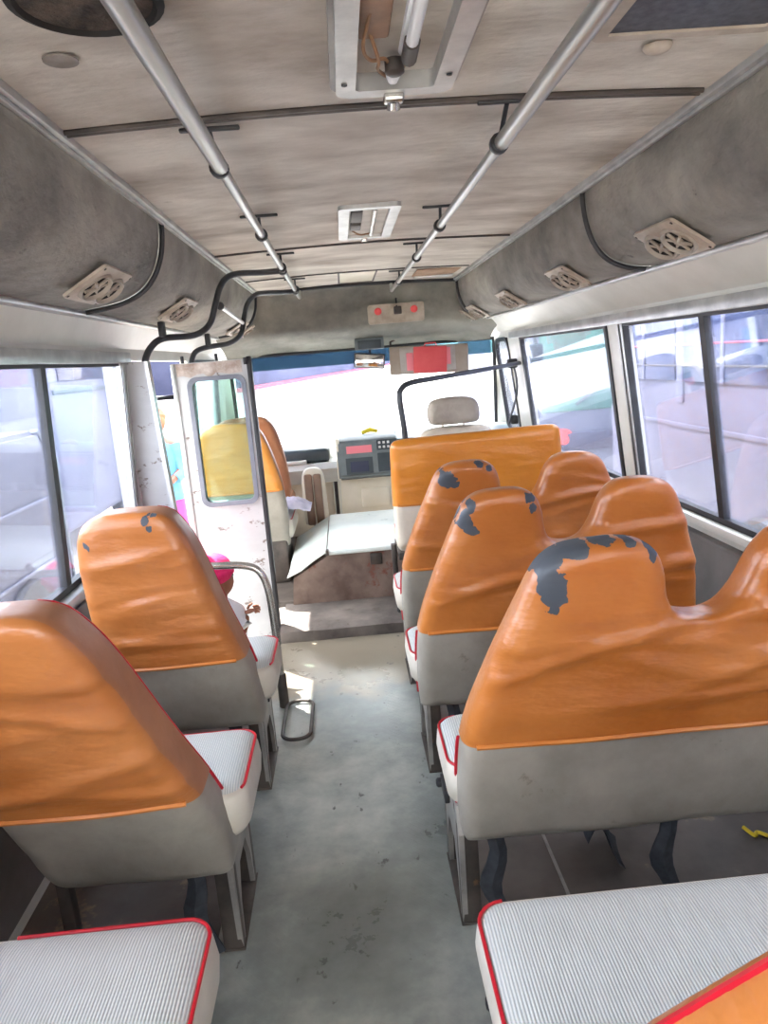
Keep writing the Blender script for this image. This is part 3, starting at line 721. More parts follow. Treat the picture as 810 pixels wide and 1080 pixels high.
def seat_frame(root, xa, xb, yr, ya, side, strap_x):
    """steel side plate at the aisle, second support at the wall, cross tube, hanging webbing"""
    th = .012; s = side   # s=+1: plate faces +x (aisle on the right)
    def plate(x, name, m):
        b = bm_new()
        o = [(yr-.012,0), (yr+.018,0), (yr+.03,.10), (yr+.06,.17), (yr+.15,.17), (yr+.19,.10), (yr+.205,0), (yr+.235,0), (yr+.225,.24), (yr+.21,.30), (yr-.01,.30), (yr-.03,.24)]
        b = prism(b, [(x, p[0], p[1]) for p in o], (th*(1 if s < 0 else -1), 0, 0)); 
        return obj(name, b, m, root, smooth=False)
    pl_ = plate(xa, 'leg_plate', M['grey_metal'])
    b = bm_new(); x = xa; box(b, (min(x, x-s*.045), yr-.014, 0), (max(x, x-s*.045), yr+.016, .26), .004); obj('leg', b, M['dark_metal'], root)
    b = bm_new(); box(b, (min(x, x-s*.04), yr+.205, 0), (max(x, x-s*.04), yr+.235, .28), .004); obj('leg', b, M['dark_metal'], root)
    b = bm_new(); box(b, (min(x-s*.045,x+s*.004), yr-.018, 0), (max(x-s*.045,x+s*.004), yr+.236, .006), .002); obj('foot_plate', b, M['dark_metal'], root)
    b = bm_new()
    for yy in (yr+.03, yr+.20): box(b, (min(xa,xb), yy-.014, .262), (max(xa,xb), yy+.014, .29), .003)
    obj('cross_tube', b, M['dark_metal'], root)
    b = bm_new(); x2 = xb
    box(b, (min(x2, x2+s*.03), yr+.0, .0), (max(x2, x2+s*.03), yr+.03, .27), .003); obj('leg', b, M['dark_metal'], root)
    b = bm_new(); lathe(b, [(.012,0),(.012,.02),(.008,.024),(.0001,.025)], (xa+s*.0, yr+.17, .25), (s,0,0), 12); box(b, (min(xa,xa+s*.012), yr+.10, .235), (max(xa,xa+s*.012), yr+.19, .262), .003); obj('latch', b, M['black'], root)
    for i, sx in enumerate(strap_x):
        b = bm_new(); rr = random.Random(i+int(yr*100)); P = []
        for j in range(9):
            z = .27-.262*j/8; P.append((sx+.014*math.sin(j*.9+i)+.003*j, yr-.035-.012*math.sin(j*.7), max(.008, z)))
        rows = []
        for j, p in enumerate(P):
            w = .022*(1-.18*math.sin(j*1.1)); rows.append([(p[0]-w, p[1]+.006, p[2]), (p[0], p[1]-.004, p[2]), (p[0]+w, p[1]+.006, p[2])])
        sheet(b, rows, .006, (0,1,0)); obj('strap', b, M['strap'], root)

OL_B = [(.155,.24), (.152,.36), (.165,.52), (.215,.68), (.275,.83), (.305,.895), (.345,.925), (.41,.932), (.465,.928), (.503,.905), (.522,.86), (.530,.805), (.550,.768), (.60,.755), (.645,.768), (.675,.815), (.70,.885), (.735,.924), (.79,.932), (.85,.925), (.895,.895), (.93,.82), (.975,.68), (1.0,.52), (1.005,.36), (1.0,.24), (.80,.235), (.58,.233), (.35,.235)]
OL_S = [(-.325,.235), (-.318,.30), (-.345,.46), (-.39,.62), (-.435,.80), (-.468,.885), (-.508,.928), (-.60,.936), (-.67,.930), (-.715,.905), (-.74,.84), (-.748,.70), (-.742,.50), (-.73,.36), (-.70,.27), (-.66,.245), (-.55,.24), (-.44,.235)]
GB = 'two-person orange bench seats on the right'
GL = 'single orange seats on the left'
def bench(yr, label, seed, patches, tilt=0., dx=0., straps=(.23,.62), bdy=0., pipe='low', kx=1., kz=1.):
    rt = thing('bench_seat', label, 'seat', (.58+dx, yr, 0), GB)
    om = mat_vinyl('orange_vinyl_%d' % seed, [(.155+(x-.155)*kx+dx-.58-dx, .24+(z-.24)*kz, r) for x, z, r in patches])
    seat_back(rt, [(.155+(x-.155)*kx+dx, .24+(z-.24)*kz) for x, z in OL_B], yr+bdy, .115, .50, .20, seed, om, M['grey_vinyl'], tilt=tilt, piping=pipe)
    cushion(rt, .135+dx, 1.03+dx, yr-.02+min(0,bdy), yr+.22, .295, .405, seed)
    seat_frame(rt, .165, 1.0, yr, 0, -1, straps)
    return rt
bench(1.47, 'large orange bench seat with the largest dark tear, right ahead of the nearest white cushion', 3, [(.305,.905,.026), (.318,.875,.028), (.322,.845,.022), (.315,.815,.014), (.36,.928,.022), (.335,.915,.018), (.40,.937,.014), (.42,.935,.018), (.46,.925,.014), (.50,.90,.016)], dx=.018, kx=1.06, kz=.985)
bench(2.11, 'orange bench seat with small dark corner tear, directly ahead of the largest-torn bench', 2, [(.30,.865,.026), (.325,.90,.016), (.315,.835,.018), (.49,.90,.016), (.50,.87,.012)], dx=-.006, kx=.965, kz=.968)
bench(2.76, 'orange bench seat just behind the flat-topped bench, dark tear at its aisle corner', 1, [(.335,.885,.030), (.36,.86,.016), (.455,.915,.018), (.49,.895,.012)], kz=.95)
bench(.83, 'nearest right bench with wide white ribbed cushion, its orange back cut by the photo corner', 4, [(.335,.90,.03), (.30,.87,.03), (.355,.86,.035)], tilt=.33, straps=(.24,.7), bdy=-.11, pipe='all')
def single(yr, label, seed, patches, dx=0., bdy=0., tilt=0.):
    rt = thing('single_seat', label, 'seat', (-.53, yr, 0), GL)
    om = mat_vinyl('orange_vinyl_%d' % seed, [(x+.53, z, r) for x, z, r in patches], (166,96,42), (190,122,66))
    seat_back(rt, [(x+dx, z) for x, z in OL_S], yr+bdy, .15, .475, .20, seed, om, M['grey_vinyl'], tilt=tilt, piping='right', taper=.12, side_mat=M['brown_vinyl'], inner_side=1)
    cushion(rt, -.735, -.285, yr-.02+min(0,bdy), yr+.25, .295, .41, seed)
    seat_frame(rt, -.335, -.73, yr, 0, 1, (-.43,))
    return rt
single(2.11, 'orange single seat behind the steel guard rail, small blue-grey tear at its top corner', 11, [(-.545,.915,.014), (-.535,.89,.010), (-.525,.93,.010), (-.72,.87,.010)])
single(1.47, 'large orange single seat cut by the left edge of the photo', 12, [(-.60,.93,.006)], tilt=.26, bdy=-.02)
single(.83, 'nearest left seat, only its white ribbed cushion showing at the bottom left corner', 13, [], bdy=-.2, tilt=.3)

# flat-topped bench on the platform behind the driver
rt = thing('bench_seat', 'wide flat-topped orange bench seat behind the driver, no headrest humps', 'seat', (.57,3.50,.062), GB)
om = mat_vinyl('orange_vinyl_20', [], (205,122,30), (218,140,48))
OL_F = [(.185,.40), (.18,.55), (.182,.70), (.185,.86), (.195,.90), (.23,.912), (.40,.918), (.57,.92), (.75,.924), (.90,.926), (.945,.918), (.958,.88), (.968,.72), (.975,.55), (.975,.40), (.75,.395), (.57,.395), (.38,.395)]
seat_back(rt, OL_F, 3.42, .075, .61, .10, 20, om, M['beige_vinyl'], amp=.25, taper=.1, piping=None)
cushion(rt, .19, .97, 3.36, 3.66, .38, .47, 20)
b = bm_new(); box(b, (.165,3.52,.062), (.19,3.56,.38), .004); obj('leg', b, M['dark_metal'], rt)
b = bm_new(); box(b, (.95,3.52,.006), (.975,3.56,.38), .004); obj('leg', b, M['dark_metal'], rt)
b = bm_new(); box(b, (.19,3.35,.345), (.97,3.65,.38), .004); obj('seat_pan', b, M['dark_metal'], rt)

# front passenger seat, seen past the door leaf
rt = thing('passenger_seat', 'front passenger seat with orange back beyond the open door leaf', 'seat', (-.62,4.25,.05))
om = mat_vinyl('orange_vinyl_21', [], (200,126,44), (216,146,70))
OL_P = [(-.385,.26), (-.38,.45), (-.39,.62), (-.42,.78), (-.455,.90), (-.49,.965), (-.55,.99), (-.65,.995), (-.74,.985), (-.80,.93), (-.82,.75), (-.825,.5), (-.82,.26), (-.70,.255), (-.60,.255), (-.48,.255)]
seat_back(rt, OL_P, 4.25, .12, .60, .22, 21, om, M['grey_vinyl'], side_mat=M['brown_vinyl'], amp=.5, piping=None)
cushion(rt, -.83, -.36, 4.18, 4.62, .30, .42, 21)
b = bm_new(); box(b, (-.80,4.15,.05), (-.40,4.55,.30), .02); obj('pedestal', b, M['dark_metal'], rt)
# second brown vinyl seat back ahead of it
rt = thing('crew_seat', 'brown vinyl seat back leaning just ahead of the orange passenger seat', 'seat', (-.60,4.80,.05))
b = bm_new(); ol = resample([(-.40,.44), (-.385,.55), (-.40,.75), (-.43,.90), (-.47,.97), (-.53,.995), (-.65,.995), (-.75,.98), (-.79,.90), (-.80,.60), (-.79,.44), (-.6,.44)])
q = remesh(slab(ol, .11), .012)
for v in q.verts: v.co.y += 4.62-(v.co.z-.4)*.28
obj('backrest', q, M['brown_vinyl'], rt, angle=80)
b = bm_new(); box(b, (-.79,4.66,.36), (-.39,5.0,.46), .03); obj('seat', b, M['brown_vinyl'], rt)
b = bm_new(); box(b, (-.74,4.68,.05), (-.44,4.98,.36), .01); obj('pedestal', b, M['dark_metal'], rt)

# ------------------------------------------------------------------ guard rail beside the step, loop on the floor
rt = thing('guard_rail', 'cream steel guard rail bent down to the floor ahead of the left seats', 'guard rail', (-.335,2.66,0))
b = bm_new(); P = smooth_path([(-.86,2.66,.60), (-.70,2.66,.590), (-.52,2.66,.580), (-.425,2.66,.572), (-.372,2.66,.545), (-.346,2.66,.47), (-.338,2.66,.30), (-.334,2.66,.02)], 6)
tube(b, P, .014, 12); obj('rail', b, M['chrome'], rt)
b = bm_new(); lathe(b, [(.019,.0),(.019,.13),(.015,.135),(.0001,.136)], (-.334,2.66,0), (0,0,1), 14); obj('foot_sleeve', b, M['dark_metal'], rt)
b = bm_new(); P = [(-.272+p[0], 2.52+p[1], .012) for p in rrect(.10,.30,.045,8)]; tube(b, P, .007, 8, closed=True)
lp = tag(obj('floor_loop', b, M['dark_metal']), 'rounded dark metal loop lying on the floor beside the guard rail foot', 'metal loop')

# ------------------------------------------------------------------ ceiling rails and hooked tubes
def ceiling_rail(x, label, brk, joints):
    t = thing('ceiling_rail', label, 'hand rail', (x, 1.5, 1.70), 'steel hand rails under the ceiling')
    b = bm_new(); zr = 1.700
    tube(b, [(x+.01, -1.2, zr), (x+.008, joints, zr)], .0165, 14); obj('pole', b, M['rail'], t)
    b = bm_new(); tube(b, [(x+.008, joints, zr), (x-.004, 4.93, zr), (x-.004, 4.95, zr+.04)], .0125, 12); obj('pole', b, M['rail'], t)
    for y in brk:
        b = bm_new(); lathe(b, [(.0185,-.012),(.0205,-.008),(.0205,.008),(.0185,.012)], (x+.004, y, zr), (0,1,0), 14)
        c = obj('collar', b, M['black'], t)
        b = bm_new(); tube(b, [(x+.004, y-.02, zr+.012), (x+.004, y-.035-(.05 if 1.5 < y < 1.8 else 0), zc(x)-.012)], .005, 8); yb = y-.038-(.05 if 1.5 < y < 1.8 else 0); box(b, (x-.055, yb-.007, zc(x)-.013), (x+.065, yb+.007, zc(x)-.005), .003)
        obj('bracket', b, M['black'], t)
    return t
ceiling_rail(-.226, 'steel ceiling hand rail on the left', [-.2, 1.70, 2.55, 3.40, 4.4], 1.70)
ceiling_rail(.366, 'steel ceiling hand rail on the right', [-.2, 1.66, 2.62, 3.40, 4.4], 1.66)
h1 = [(-.783,3.05,1.30), (-.775,3.05,1.345), (-.755,3.08,1.392), (-.71,3.12,1.426), (-.608,3.25,1.436), (-.548,3.30,1.478), (-.518,3.33,1.56), (-.497,3.37,1.63), (-.465,3.40,1.675), (-.413,3.43,1.692), (-.32,3.47,1.694), (-.228,3.50,1.698)]
h2 = [(-.745,3.80,1.30), (-.738,3.80,1.345), (-.719,3.84,1.385), (-.666,3.90,1.404), (-.575,4.0,1.417), (-.518,4.07,1.462), (-.497,4.12,1.55), (-.478,4.17,1.62), (-.44,4.25,1.672), (-.391,4.35,1.688), (-.300,4.45,1.694), (-.232,4.5,1.698)]
for P, l in ((h1,'near black hooked tube curling from the door post to the ceiling rail'), (h2,'far black hooked tube curling up behind the near one')):
    t = thing('hooked_tube', l, 'grab tube', P[0], 'black hooked tubes over the door')
    b = bm_new(); tube(b, smooth_path(P, 5), .0135, 12); obj('tube', b, M['black_tube'], t)
    b = bm_new(); lathe(b, [(.019,-.012),(.021,0),(.019,.012)], P[-1], (0,1,0), 12); obj('clamp', b, M['black'], t)
    b = bm_new(); box(b, (P[3][0]-.012,P[3][1]-.02,P[3][2]+.005), (P[3][0]+.012,P[3][1]+.02,P[3][2]+.066), .004); obj('bracket', b, M['black'], t)
rt = thing('connecting_rod', 'short white rod bridging the two black hooked tubes', 'rod', (-.49,3.35,1.54))
b = bm_new(); tube(b, [(-.503,3.366,1.555), (-.503,4.07,1.520)], .010, 10); obj('rod', b, M['white_tube'], rt)
b = bm_new(); lathe(b, [(.014,0),(.018,.006),(.014,.02)], (-.503,3.355,1.555), (0,1,0), 12); obj('end_knob', b, M['black'], rt)

# ------------------------------------------------------------------ things on the ceiling
def ceil_frame(bm, cx, cy, w, l, bw, r, z, depth):
    ring_frame(bm, [(p[0]+cx, p[1]+cy) for p in rrect(w, l, r, 5)], [(p[0]+cx, p[1]+cy) for p in rrect(w-2*bw, l-2*bw, max(.003,r-bw*.6), 5)], lambda x, y: (x, y, z), (0,0,depth))
cx, cy = .134, .93; w, l = .205, 1.02; zf = 1.735
rt = thing('ceiling_light', 'long open strip lamp without its cover, overhead in the middle', 'ceiling lamp', (cx, cy, zf))
b = bm_new(); ceil_frame(b, cx, cy, w, l, .034, .03, zf, .042); obj('frame', b, M['alu'], rt)
b = bm_new(); ceil_frame(b, cx, cy, w+.018, l+.018, .012, .035, zf+.012, .035); obj('gasket', b, M['grey_metal'], rt)
b = bm_new(); box(b, (cx-.072,cy-.48,zf+.030), (cx+.072,cy+.48,zf+.036)); obj('back_plate', b, M['plate'], rt)
b = bm_new(); box(b, (cx-.068,cy-.47,zf+.012), (cx-.02,cy+.30,zf+.030), .006); obj('ballast', b, M['wire'], rt)
b = bm_new(); box(b, (cx+.0,cy-.47,zf+.016), (cx+.03,cy+.38,zf+.030), .006); obj('reflector', b, M['white_tube'], rt)
b = bm_new(); tube(b, [(cx+.015,cy-.45,zf+.008), (cx+.015,cy+.30,zf+.008)], .010, 12); obj('lamp_tube', b, M['white_tube'], rt)
b = bm_new(); tube(b, [(cx+.015,cy+.30,zf+.008), (cx+.015,cy+.36,zf+.006)], .013, 12); lathe(b, [(.016,0),(.016,.02),(.010,.024),(.0001,.024)], (cx-.005,cy+.40,zf+.020), (0,0,-1), 14); obj('lamp_holder', b, M['dark_metal'], rt)
b = bm_new(); lathe(b, [(.010,0),(.012,.008),(.008,.018),(.0001,.02)], (cx-.005,cy+.43,zf+.012), (0,1,-.6), 12); obj('socket', b, M['white_tube'], rt)
for P in ([(-.05,.20,.016), (-.06,.30,.004), (-.045,.36,.006), (-.02,.38,.014), (-.005,.44,.008), (.005,.46,.014), (.012,.40,.012)], [(-.055,.26,.020), (-.035,.34,.0), (-.03,.42,.012), (0,.465,.010)]):
    b = bm_new(); tube(b, smooth_path([(cx+p[0], cy+p[1], zf+p[2]) for p in P], 5), .003, 6); obj('wire', b, M['wire'], rt)
for sx, sy in ((-.088,.44), (.088,.42), (-.088,-.2), (.088,-.2)):
    b = bm_new(); lathe(b, [(.005,0),(.005,.002),(.0001,.003)], (cx+sx,cy+sy,zf), (0,0,-1), 10); obj('screw', b, M['black'], rt)
b = bm_new(); box(b, (cx-.018,cy+l/2-.02,zf-.012), (cx+.018,cy+l/2+.012,zf+.004), .005); lathe(b, [(.012,0),(.012,.012),(.0001,.014)], (cx,cy+l/2+.008,zf-.008), (0,.5,-1), 12); obj('catch', b, M['chrome'], rt)
# small light
cx, cy, w, l, zf = .135, 2.82, .205, .62, 1.752
rt = thing('ceiling_light', 'small square open lamp further forward on the ceiling', 'ceiling lamp', (cx, cy, zf))
b = bm_new(); ceil_frame(b, cx, cy, w, l, .036, .02, zf, .024); obj('frame', b, M['alu'], rt)
b = bm_new(); box(b, (cx-.075,cy-.28,zf+.012), (cx+.075,cy+.28,zf+.020)); obj('back_plate', b, M['plate'], rt)
b = bm_new(); box(b, (cx-.06,cy-.24,zf+.002), (cx-.02,cy-.04,zf+.014), .005); box(b, (cx-.06,cy+.0,zf+.002), (cx-.02,cy+.12,zf+.014), .005); obj('lamp_holder', b, M['dark_metal'], rt)
b = bm_new(); tube(b, [(cx+.02,cy-.25,zf+.008), (cx+.025,cy+.25,zf+.008)], .009, 10); obj('lamp_tube', b, M['chrome'], rt)
b = bm_new(); tube(b, smooth_path([(cx-.05,cy+.14,zf+.006),(cx-.02,cy+.2,zf),(cx+.02,cy+.22,zf+.006)],5), .003, 6); obj('wire', b, M['wire'], rt)
b = bm_new(); box(b, (cx-.012,cy+l/2-.01,zf-.010), (cx+.012,cy+l/2+.012,zf+.004), .004); obj('catch', b, M['chrome'], rt)
# hatch lid, brown blank, speaker, dome, grille
rt = thing('hatch_lid', 'small cream hatch lid on the ceiling near the front cove', 'hatch', (.135,4.55,1.765))
b = bm_new(); box(b, (.03,4.34,1.762), (.24,4.88,1.772), .004); obj('lid', b, M['cream_plastic'], rt)
b = bm_new(); ceil_frame(b, .135, 4.61, .225, .57, .010, .012, 1.760, .012); obj('rim', b, M['dark_metal'], rt)
rt = thing('roof_blank', 'brown oblong blank beside the right rail at the front of the ceiling', 'blank panel', (.60,4.60,1.75))
b = bm_new(); box(b, (.475,4.40,1.752), (.735,4.72,1.757), .003); obj('panel', b, M['brown_board'], rt)
b = bm_new(); box(b, (.49,4.70,1.742), (.73,4.76,1.756), .004); obj('lip', b, M['alu'], rt)
rt = thing('speaker', 'round dark speaker hole in the ceiling at the top left', 'speaker', (-.285,1.075,1.76))
zsp = zc(-.285)-.004
b = bm_new(); lathe(b, [(.098,0.),(.098,.006),(.088,.010),(.084,.004),(.084,0)], (-.285,1.075,zsp+.002), (0,0,-1), 32); obj('rim', b, M['hole'], rt)
b = bm_new(); lathe(b, [(.083,.0),(.083,.003),(.0001,.003)], (-.285,1.075,zsp+.001), (0,0,-1), 32); obj('cone', b, mat('dirty_speaker_cone', (30,26,24), (92,78,66), .9, scale=22, bump=.4), rt)
b = bm_new(); lathe(b, [(.024,0),(.024,.003),(.020,.008),(.010,.012),(.0001,.013)], (.575,1.345,zc(.575)-.003), (0,0,-1), 20); tag(obj('ceiling_dome', b, M['plate']), 'small round cream dome on the ceiling at the upper right', 'ceiling fitting')
b = bm_new(); lathe(b, [(.026,0),(.026,.002),(.020,.003),(.0001,.003)], (-.378,1.243,zc(-.378)-.004), (0,0,-1), 18); tag(obj('ceiling_patch', b, mat('grey_patch', (120,112,104), (146,138,130), .7, scale=30)), 'small grey oval patch on the ceiling beside the speaker hole', 'ceiling patch')
rt = thing('ceiling_grille', 'dark mesh grille in a cream frame at the top right of the ceiling', 'grille', (.59,1.06,1.75))
b = bm_new(); ceil_frame(b, .585, 1.06, .30, .44, .022, .02, 1.742, .02); obj('frame', b, M['plate'], rt)
b = bm_new(); box(b, (.452,.86,1.746), (.718,1.26,1.752), .003); obj('mesh', b, mat('slate_mesh', (66,70,80), (92,96,106), .6, .3, scale=60), rt)
b = bm_new(); tube(b, [(.575,.95,1.744),(.575,1.10,1.744)], .006, 8); lathe(b, [(.014,0),(.012,.008),(.0001,.01)], (.575,1.10,1.745), (0,0,-1), 12); obj('latch', b, M['chrome'], rt)

# ------------------------------------------------------------------ cab fittings
rt = thing('lamp_panel', 'cream panel with two round red lenses on the front cove', 'lamp panel', (.39,5.06,1.50))
def tilt_pt(x, s, d=0): return (x, 5.075+s*.27-d, 1.625-s)   # s measured down the cove face
b = bm_new(); o = rrect(.375,.122,.016,4); a_ = [b.verts.new(tilt_pt(.39+p[0], .061-p[1], .0)) for p in o]; c_ = [b.verts.new(tilt_pt(.39+p[0], .061-p[1], .032)) for p in o]
n = len(o)
for k in range(n): b.faces.new((a_[k], a_[(k+1)%n], c_[(k+1)%n], c_[k]))
b.faces.new(c_); b.faces.new(a_[::-1]); obj('housing', b, M['plate'], rt)
for x in (.27, .51):
    b = bm_new(); lathe(b, [(.024,0),(.024,.006),(.016,.012),(.0001,.013)], tilt_pt(x,.042,.030), (0,-1,-.27), 20); obj('red_lens', b, M['red_lamp'], rt)
b = bm_new(); box(b, (.375,5.02,1.555), (.425,5.06,1.605), .006); obj('switch', b, M['dark_metal'], rt)
b = bm_new(); tube(b, [(.395,5.05,1.60),(.395,5.055,1.66)], .006, 8); obj('cable', b, M['black'], rt)
rt = thing('display_unit', 'small dark rectangular display under the cove above the mirror', 'display', (.21,5.35,1.38))
b = bm_new(); box(b, (.105,5.33,1.345), (.31,5.40,1.425), .008); obj('housing', b, M['dash'], rt)
b = bm_new(); box(b, (.125,5.326,1.352), (.29,5.334,1.410), .003); obj('screen', b, M['dash_dark'], rt)
rt = thing('rear_view_mirror', 'interior mirror hanging beneath the small display at the windscreen', 'mirror', (.20,5.40,1.21))
R_ = Matrix.Rotation(math.radians(7), 3, 'Y')
b = bm_new(); box(b, (.09,5.36,1.215), (.31,5.385,1.320), .02, rot=R_, seg=3); obj('shell', b, M['dark_metal'], rt)
b = bm_new(); box(b, (.099,5.353,1.225), (.301,5.361,1.310), .016, rot=R_, seg=3); obj('mirror_glass', b, M['mirror'], rt)
b = bm_new(); tube(b, [(.21,5.375,1.30),(.21,5.41,1.325),(.21,5.43,1.40)], .008, 8); obj('stem', b, M['dark_metal'], rt)
rt = thing('sun_visor', 'taupe sun visor folded down at the right of the windscreen', 'sun visor', (.63,5.40,1.14))
b = bm_new(); box(b, (.345,5.40,1.145), (.915,5.425,1.345), .03, seg=3, rot=Matrix.Rotation(math.radians(1.5),3,'Y')); obj('pad', b, M['visor'], rt)
b = bm_new(); box(b, (.42,5.392,1.16), (.82,5.399,1.34), .006); obj('clear_pocket', b, mat('worn_plastic_pocket', (160,150,142), (178,170,162), .35, scale=8), rt)
b = bm_new(); tube(b, [(.36,5.41,1.34),(.36,5.43,1.385),(.40,5.45,1.40)], .007, 8); obj('arm', b, M['dark_metal'], rt)
rt = thing('document_folder', 'red folder tucked in the taupe sun visor', 'folder', (.64,5.38,1.14))
b = bm_new(); box(b, (.515,5.376,1.150), (.755,5.391,1.335), .006, rot=Matrix.Rotation(math.radians(3),3,'Y')); obj('cover', b, M['red_book'], rt)
b = bm_new(); tube(b, [(.60,5.383,1.335),(.605,5.383,1.358),(.68,5.383,1.358),(.685,5.383,1.335)], .006, 8); obj('handle', b, M['red_book'], rt)
b = bm_new(); box(b, (.465,5.386,1.175), (.515,5.391,1.30), .003); obj('side_flap', b, M['pink'], rt)
b = bm_new(); box(b, (.755,5.386,1.20), (.785,5.391,1.32), .003); obj('side_flap', b, M['pink'], rt)

rt = thing('dashboard', 'grey dashboard with a dark parcel tray across the front of the cab', 'dashboard', (.15,5.35,.05))
b = bm_new(); prism(b, [(-.84,5.14,.52), (-.84,5.10,.56), (-.84,5.12,.60), (-.84,5.30,.605), (-.84,5.36,.68), (-.84,5.58,.69), (-.84,5.58,.45), (-.84,5.20,.45)], (.744,0,0)); obj('shelf', b, M['pale_grey'], rt)
b = bm_new(); box(b, (-.58,5.13,.602), (-.14,5.34,.70), .03, seg=3); obj('parcel_tray', b, M['dash_dark'], rt)
b = bm_new(); box(b, (-.56,5.10,.606), (-.30,5.13,.63), .006); obj('tray_lip', b, M['pale_grey'], rt)
b = bm_new(); box(b, (-.84,5.30,.05), (-.14,5.34,.46), .01); obj('kick_panel', b, M['cream_plastic'], rt)
b = bm_new(); box(b, (-.13,5.26,.06), (-.105,5.32,.46)); obj('cable_duct', b, M['black'], rt)
b = bm_new(); prism(b, [(.34,5.16,.46), (.34,5.12,.52), (.34,5.16,.72), (.34,5.30,.76), (.34,5.58,.74), (.34,5.58,.46)], (.80,0,0)); obj('binnacle', b, M['dash'], rt)
rt = thing('radio_console', 'grey radio console with a pink strip jutting from the dashboard', 'console', (.12,5.1,.05))
b = bm_new(); prism(b, [(-.085,5.06,.475), (-.085,5.03,.50), (-.085,5.075,.735), (-.085,5.12,.76), (-.085,5.55,.76), (-.085,5.55,.475)], (.42,0,0)); bmesh.ops.bevel(b, geom=b.edges[:], offset=.012, segments=2, affect='EDGES'); obj('housing', b, M['dash'], rt)
b = bm_new(); box(b, (-.092,5.075,.48), (-.065,5.30,.765), .012); obj('end_cap', b, M['cream_plastic'], rt)
def con(x0, x1, z0, z1, d, m, n):
    b = bm_new(); f = lambda z: 5.03+(z-.50)*.19
    prism(b, [(x0, f(z0)-d, z0), (x0, f(z1)-d, z1), (x0, f(z1)+.02, z1), (x0, f(z0)+.02, z0)], (x1-x0,0,0)); return obj(n, b, M[m], rt, smooth=False)
con(-.02, .155, .655, .705, .004, 'pink', 'pink_strip')
con(-.03, .155, .515, .625, .006, 'dash_dark', 'pocket'); con(.0, .125, .530, .600, .010, 'bus_glass', 'radio_face')
con(.19, .33, .665, .735, .004, 'dash_dark', 'heater_panel'); con(.19, .33, .52, .645, .004, 'dash_dark', 'lower_panel')
b = bm_new()
for x in (.21,.24,.27):
    for z in (.685,.715): box(b, (x-.008, 5.055, z-.008), (x+.008, 5.075, z+.008), .002)
obj('buttons', b, M['pale_grey'], rt)
b = bm_new(); prism(b, [(-.095,5.10,.05), (-.075,5.10,.475), (.31,5.10,.475), (.33,5.10,.05)], (0,.25,0)); o = obj('lower_cover', b, M['cream_plastic'], rt, smooth=False); o['label'] = 'cream cover below the radio'
b = bm_new(); box(b, (.06,5.09,.27), (.26,5.10,.40), .006); obj('cover_flap', b, M['cream_plastic'], rt)
b = bm_new(); tube(b, [(.10,5.28,.772),(.16,5.27,.79),(.21,5.28,.775)], [.014,.018,.012], 10); tag(obj('yellow_cloth', b, M['yellow']), 'small yellow cloth lying on top of the radio console', 'cloth')

# engine cover
rt = thing('engine_cover', 'pale worn engine cover box with a rusty rear face between the front seats', 'engine cover', (.04,4.1,.06))
b = bm_new(); box(b, (-.16,3.665,.315), (.40,4.60,.338), .010); obj('lid', b, M['cover'], rt)
b = bm_new(); prism(b, [(-.36,3.70,.06), (-.345,3.70,.20), (-.17,3.70,.30), (-.15,3.70,.314), (.395,3.70,.314), (.395,3.70,.06)], (0,.90,0)); o = obj('body', b, M['rust_step'], rt, smooth=False); o['label'] = 'rusty brown body'
b = bm_new(); rows = []
for i in range(10):
    y = 3.69+i*.1; rows.append([(-.375+.01*noise.noise((y*4,0,1)), y, .205+.008*noise.noise((y*5,1,1))), (-.30, y, .245+.01*noise.noise((y*5,2,1))), (-.235, y, .285), (-.165, y, .325)])
sheet(b, rows, .006, (0,0,1)); obj('side_flap', b, M['cover'], rt)
b = bm_new(); box(b, (.06,3.692,.24), (.12,3.70,.30), .003); box(b, (-.165,3.655,.318), (-.15,3.70,.345), .003); obj('catch', b, M['dark_metal'], rt)
# folded jump seat beside the engine cover
rt = thing('jump_seat', 'narrow folded jump seat with brown front and cream edge beside the engine cover', 'folding seat', (-.25,4.68,.05))
b = bm_new(); ol = resample([(-.318,.27), (-.322,.45), (-.315,.58), (-.29,.628), (-.245,.638), (-.20,.628), (-.175,.58), (-.170,.45), (-.172,.27), (-.245,.265)]); q = remesh(slab(ol, .07, .02), .009)
for v in q.verts: v.co.y += 4.64
obj('backrest', q, M['white_vinyl'], rt, angle=80)
for x0, x1 in ((-.302,-.250), (-.244,-.192)):
    b = bm_new(); box(b, (x0,4.622,.27), (x1,4.65,.60), .014); obj('brown_pad', b, M['dark_brown'], rt)
b = bm_new(); tube(b, [(-.25,4.67,.05),(-.25,4.67,.28)], .016, 10); obj('post', b, M['dark_metal'], rt)
# frilled cloth
b = bm_new(); rows = []
for i in range(17):
    u_ = i/16
    rows.append([(-.47+.21*u_, 4.30+.26*j/12, 0.450+.035*math.sin(PI*u_)*abs(math.sin(j*1.1))+.012*noise.noise((i*.5,j*.6,2))-.05*max(0,u_-.6)) for j in range(13)])
sheet(b, rows, .006, (0,0,1)); tag(obj('frilled_cloth', b, M['lilac_cloth']), 'crumpled lilac cloth lying over the edge of the front passenger seat', 'cloth')

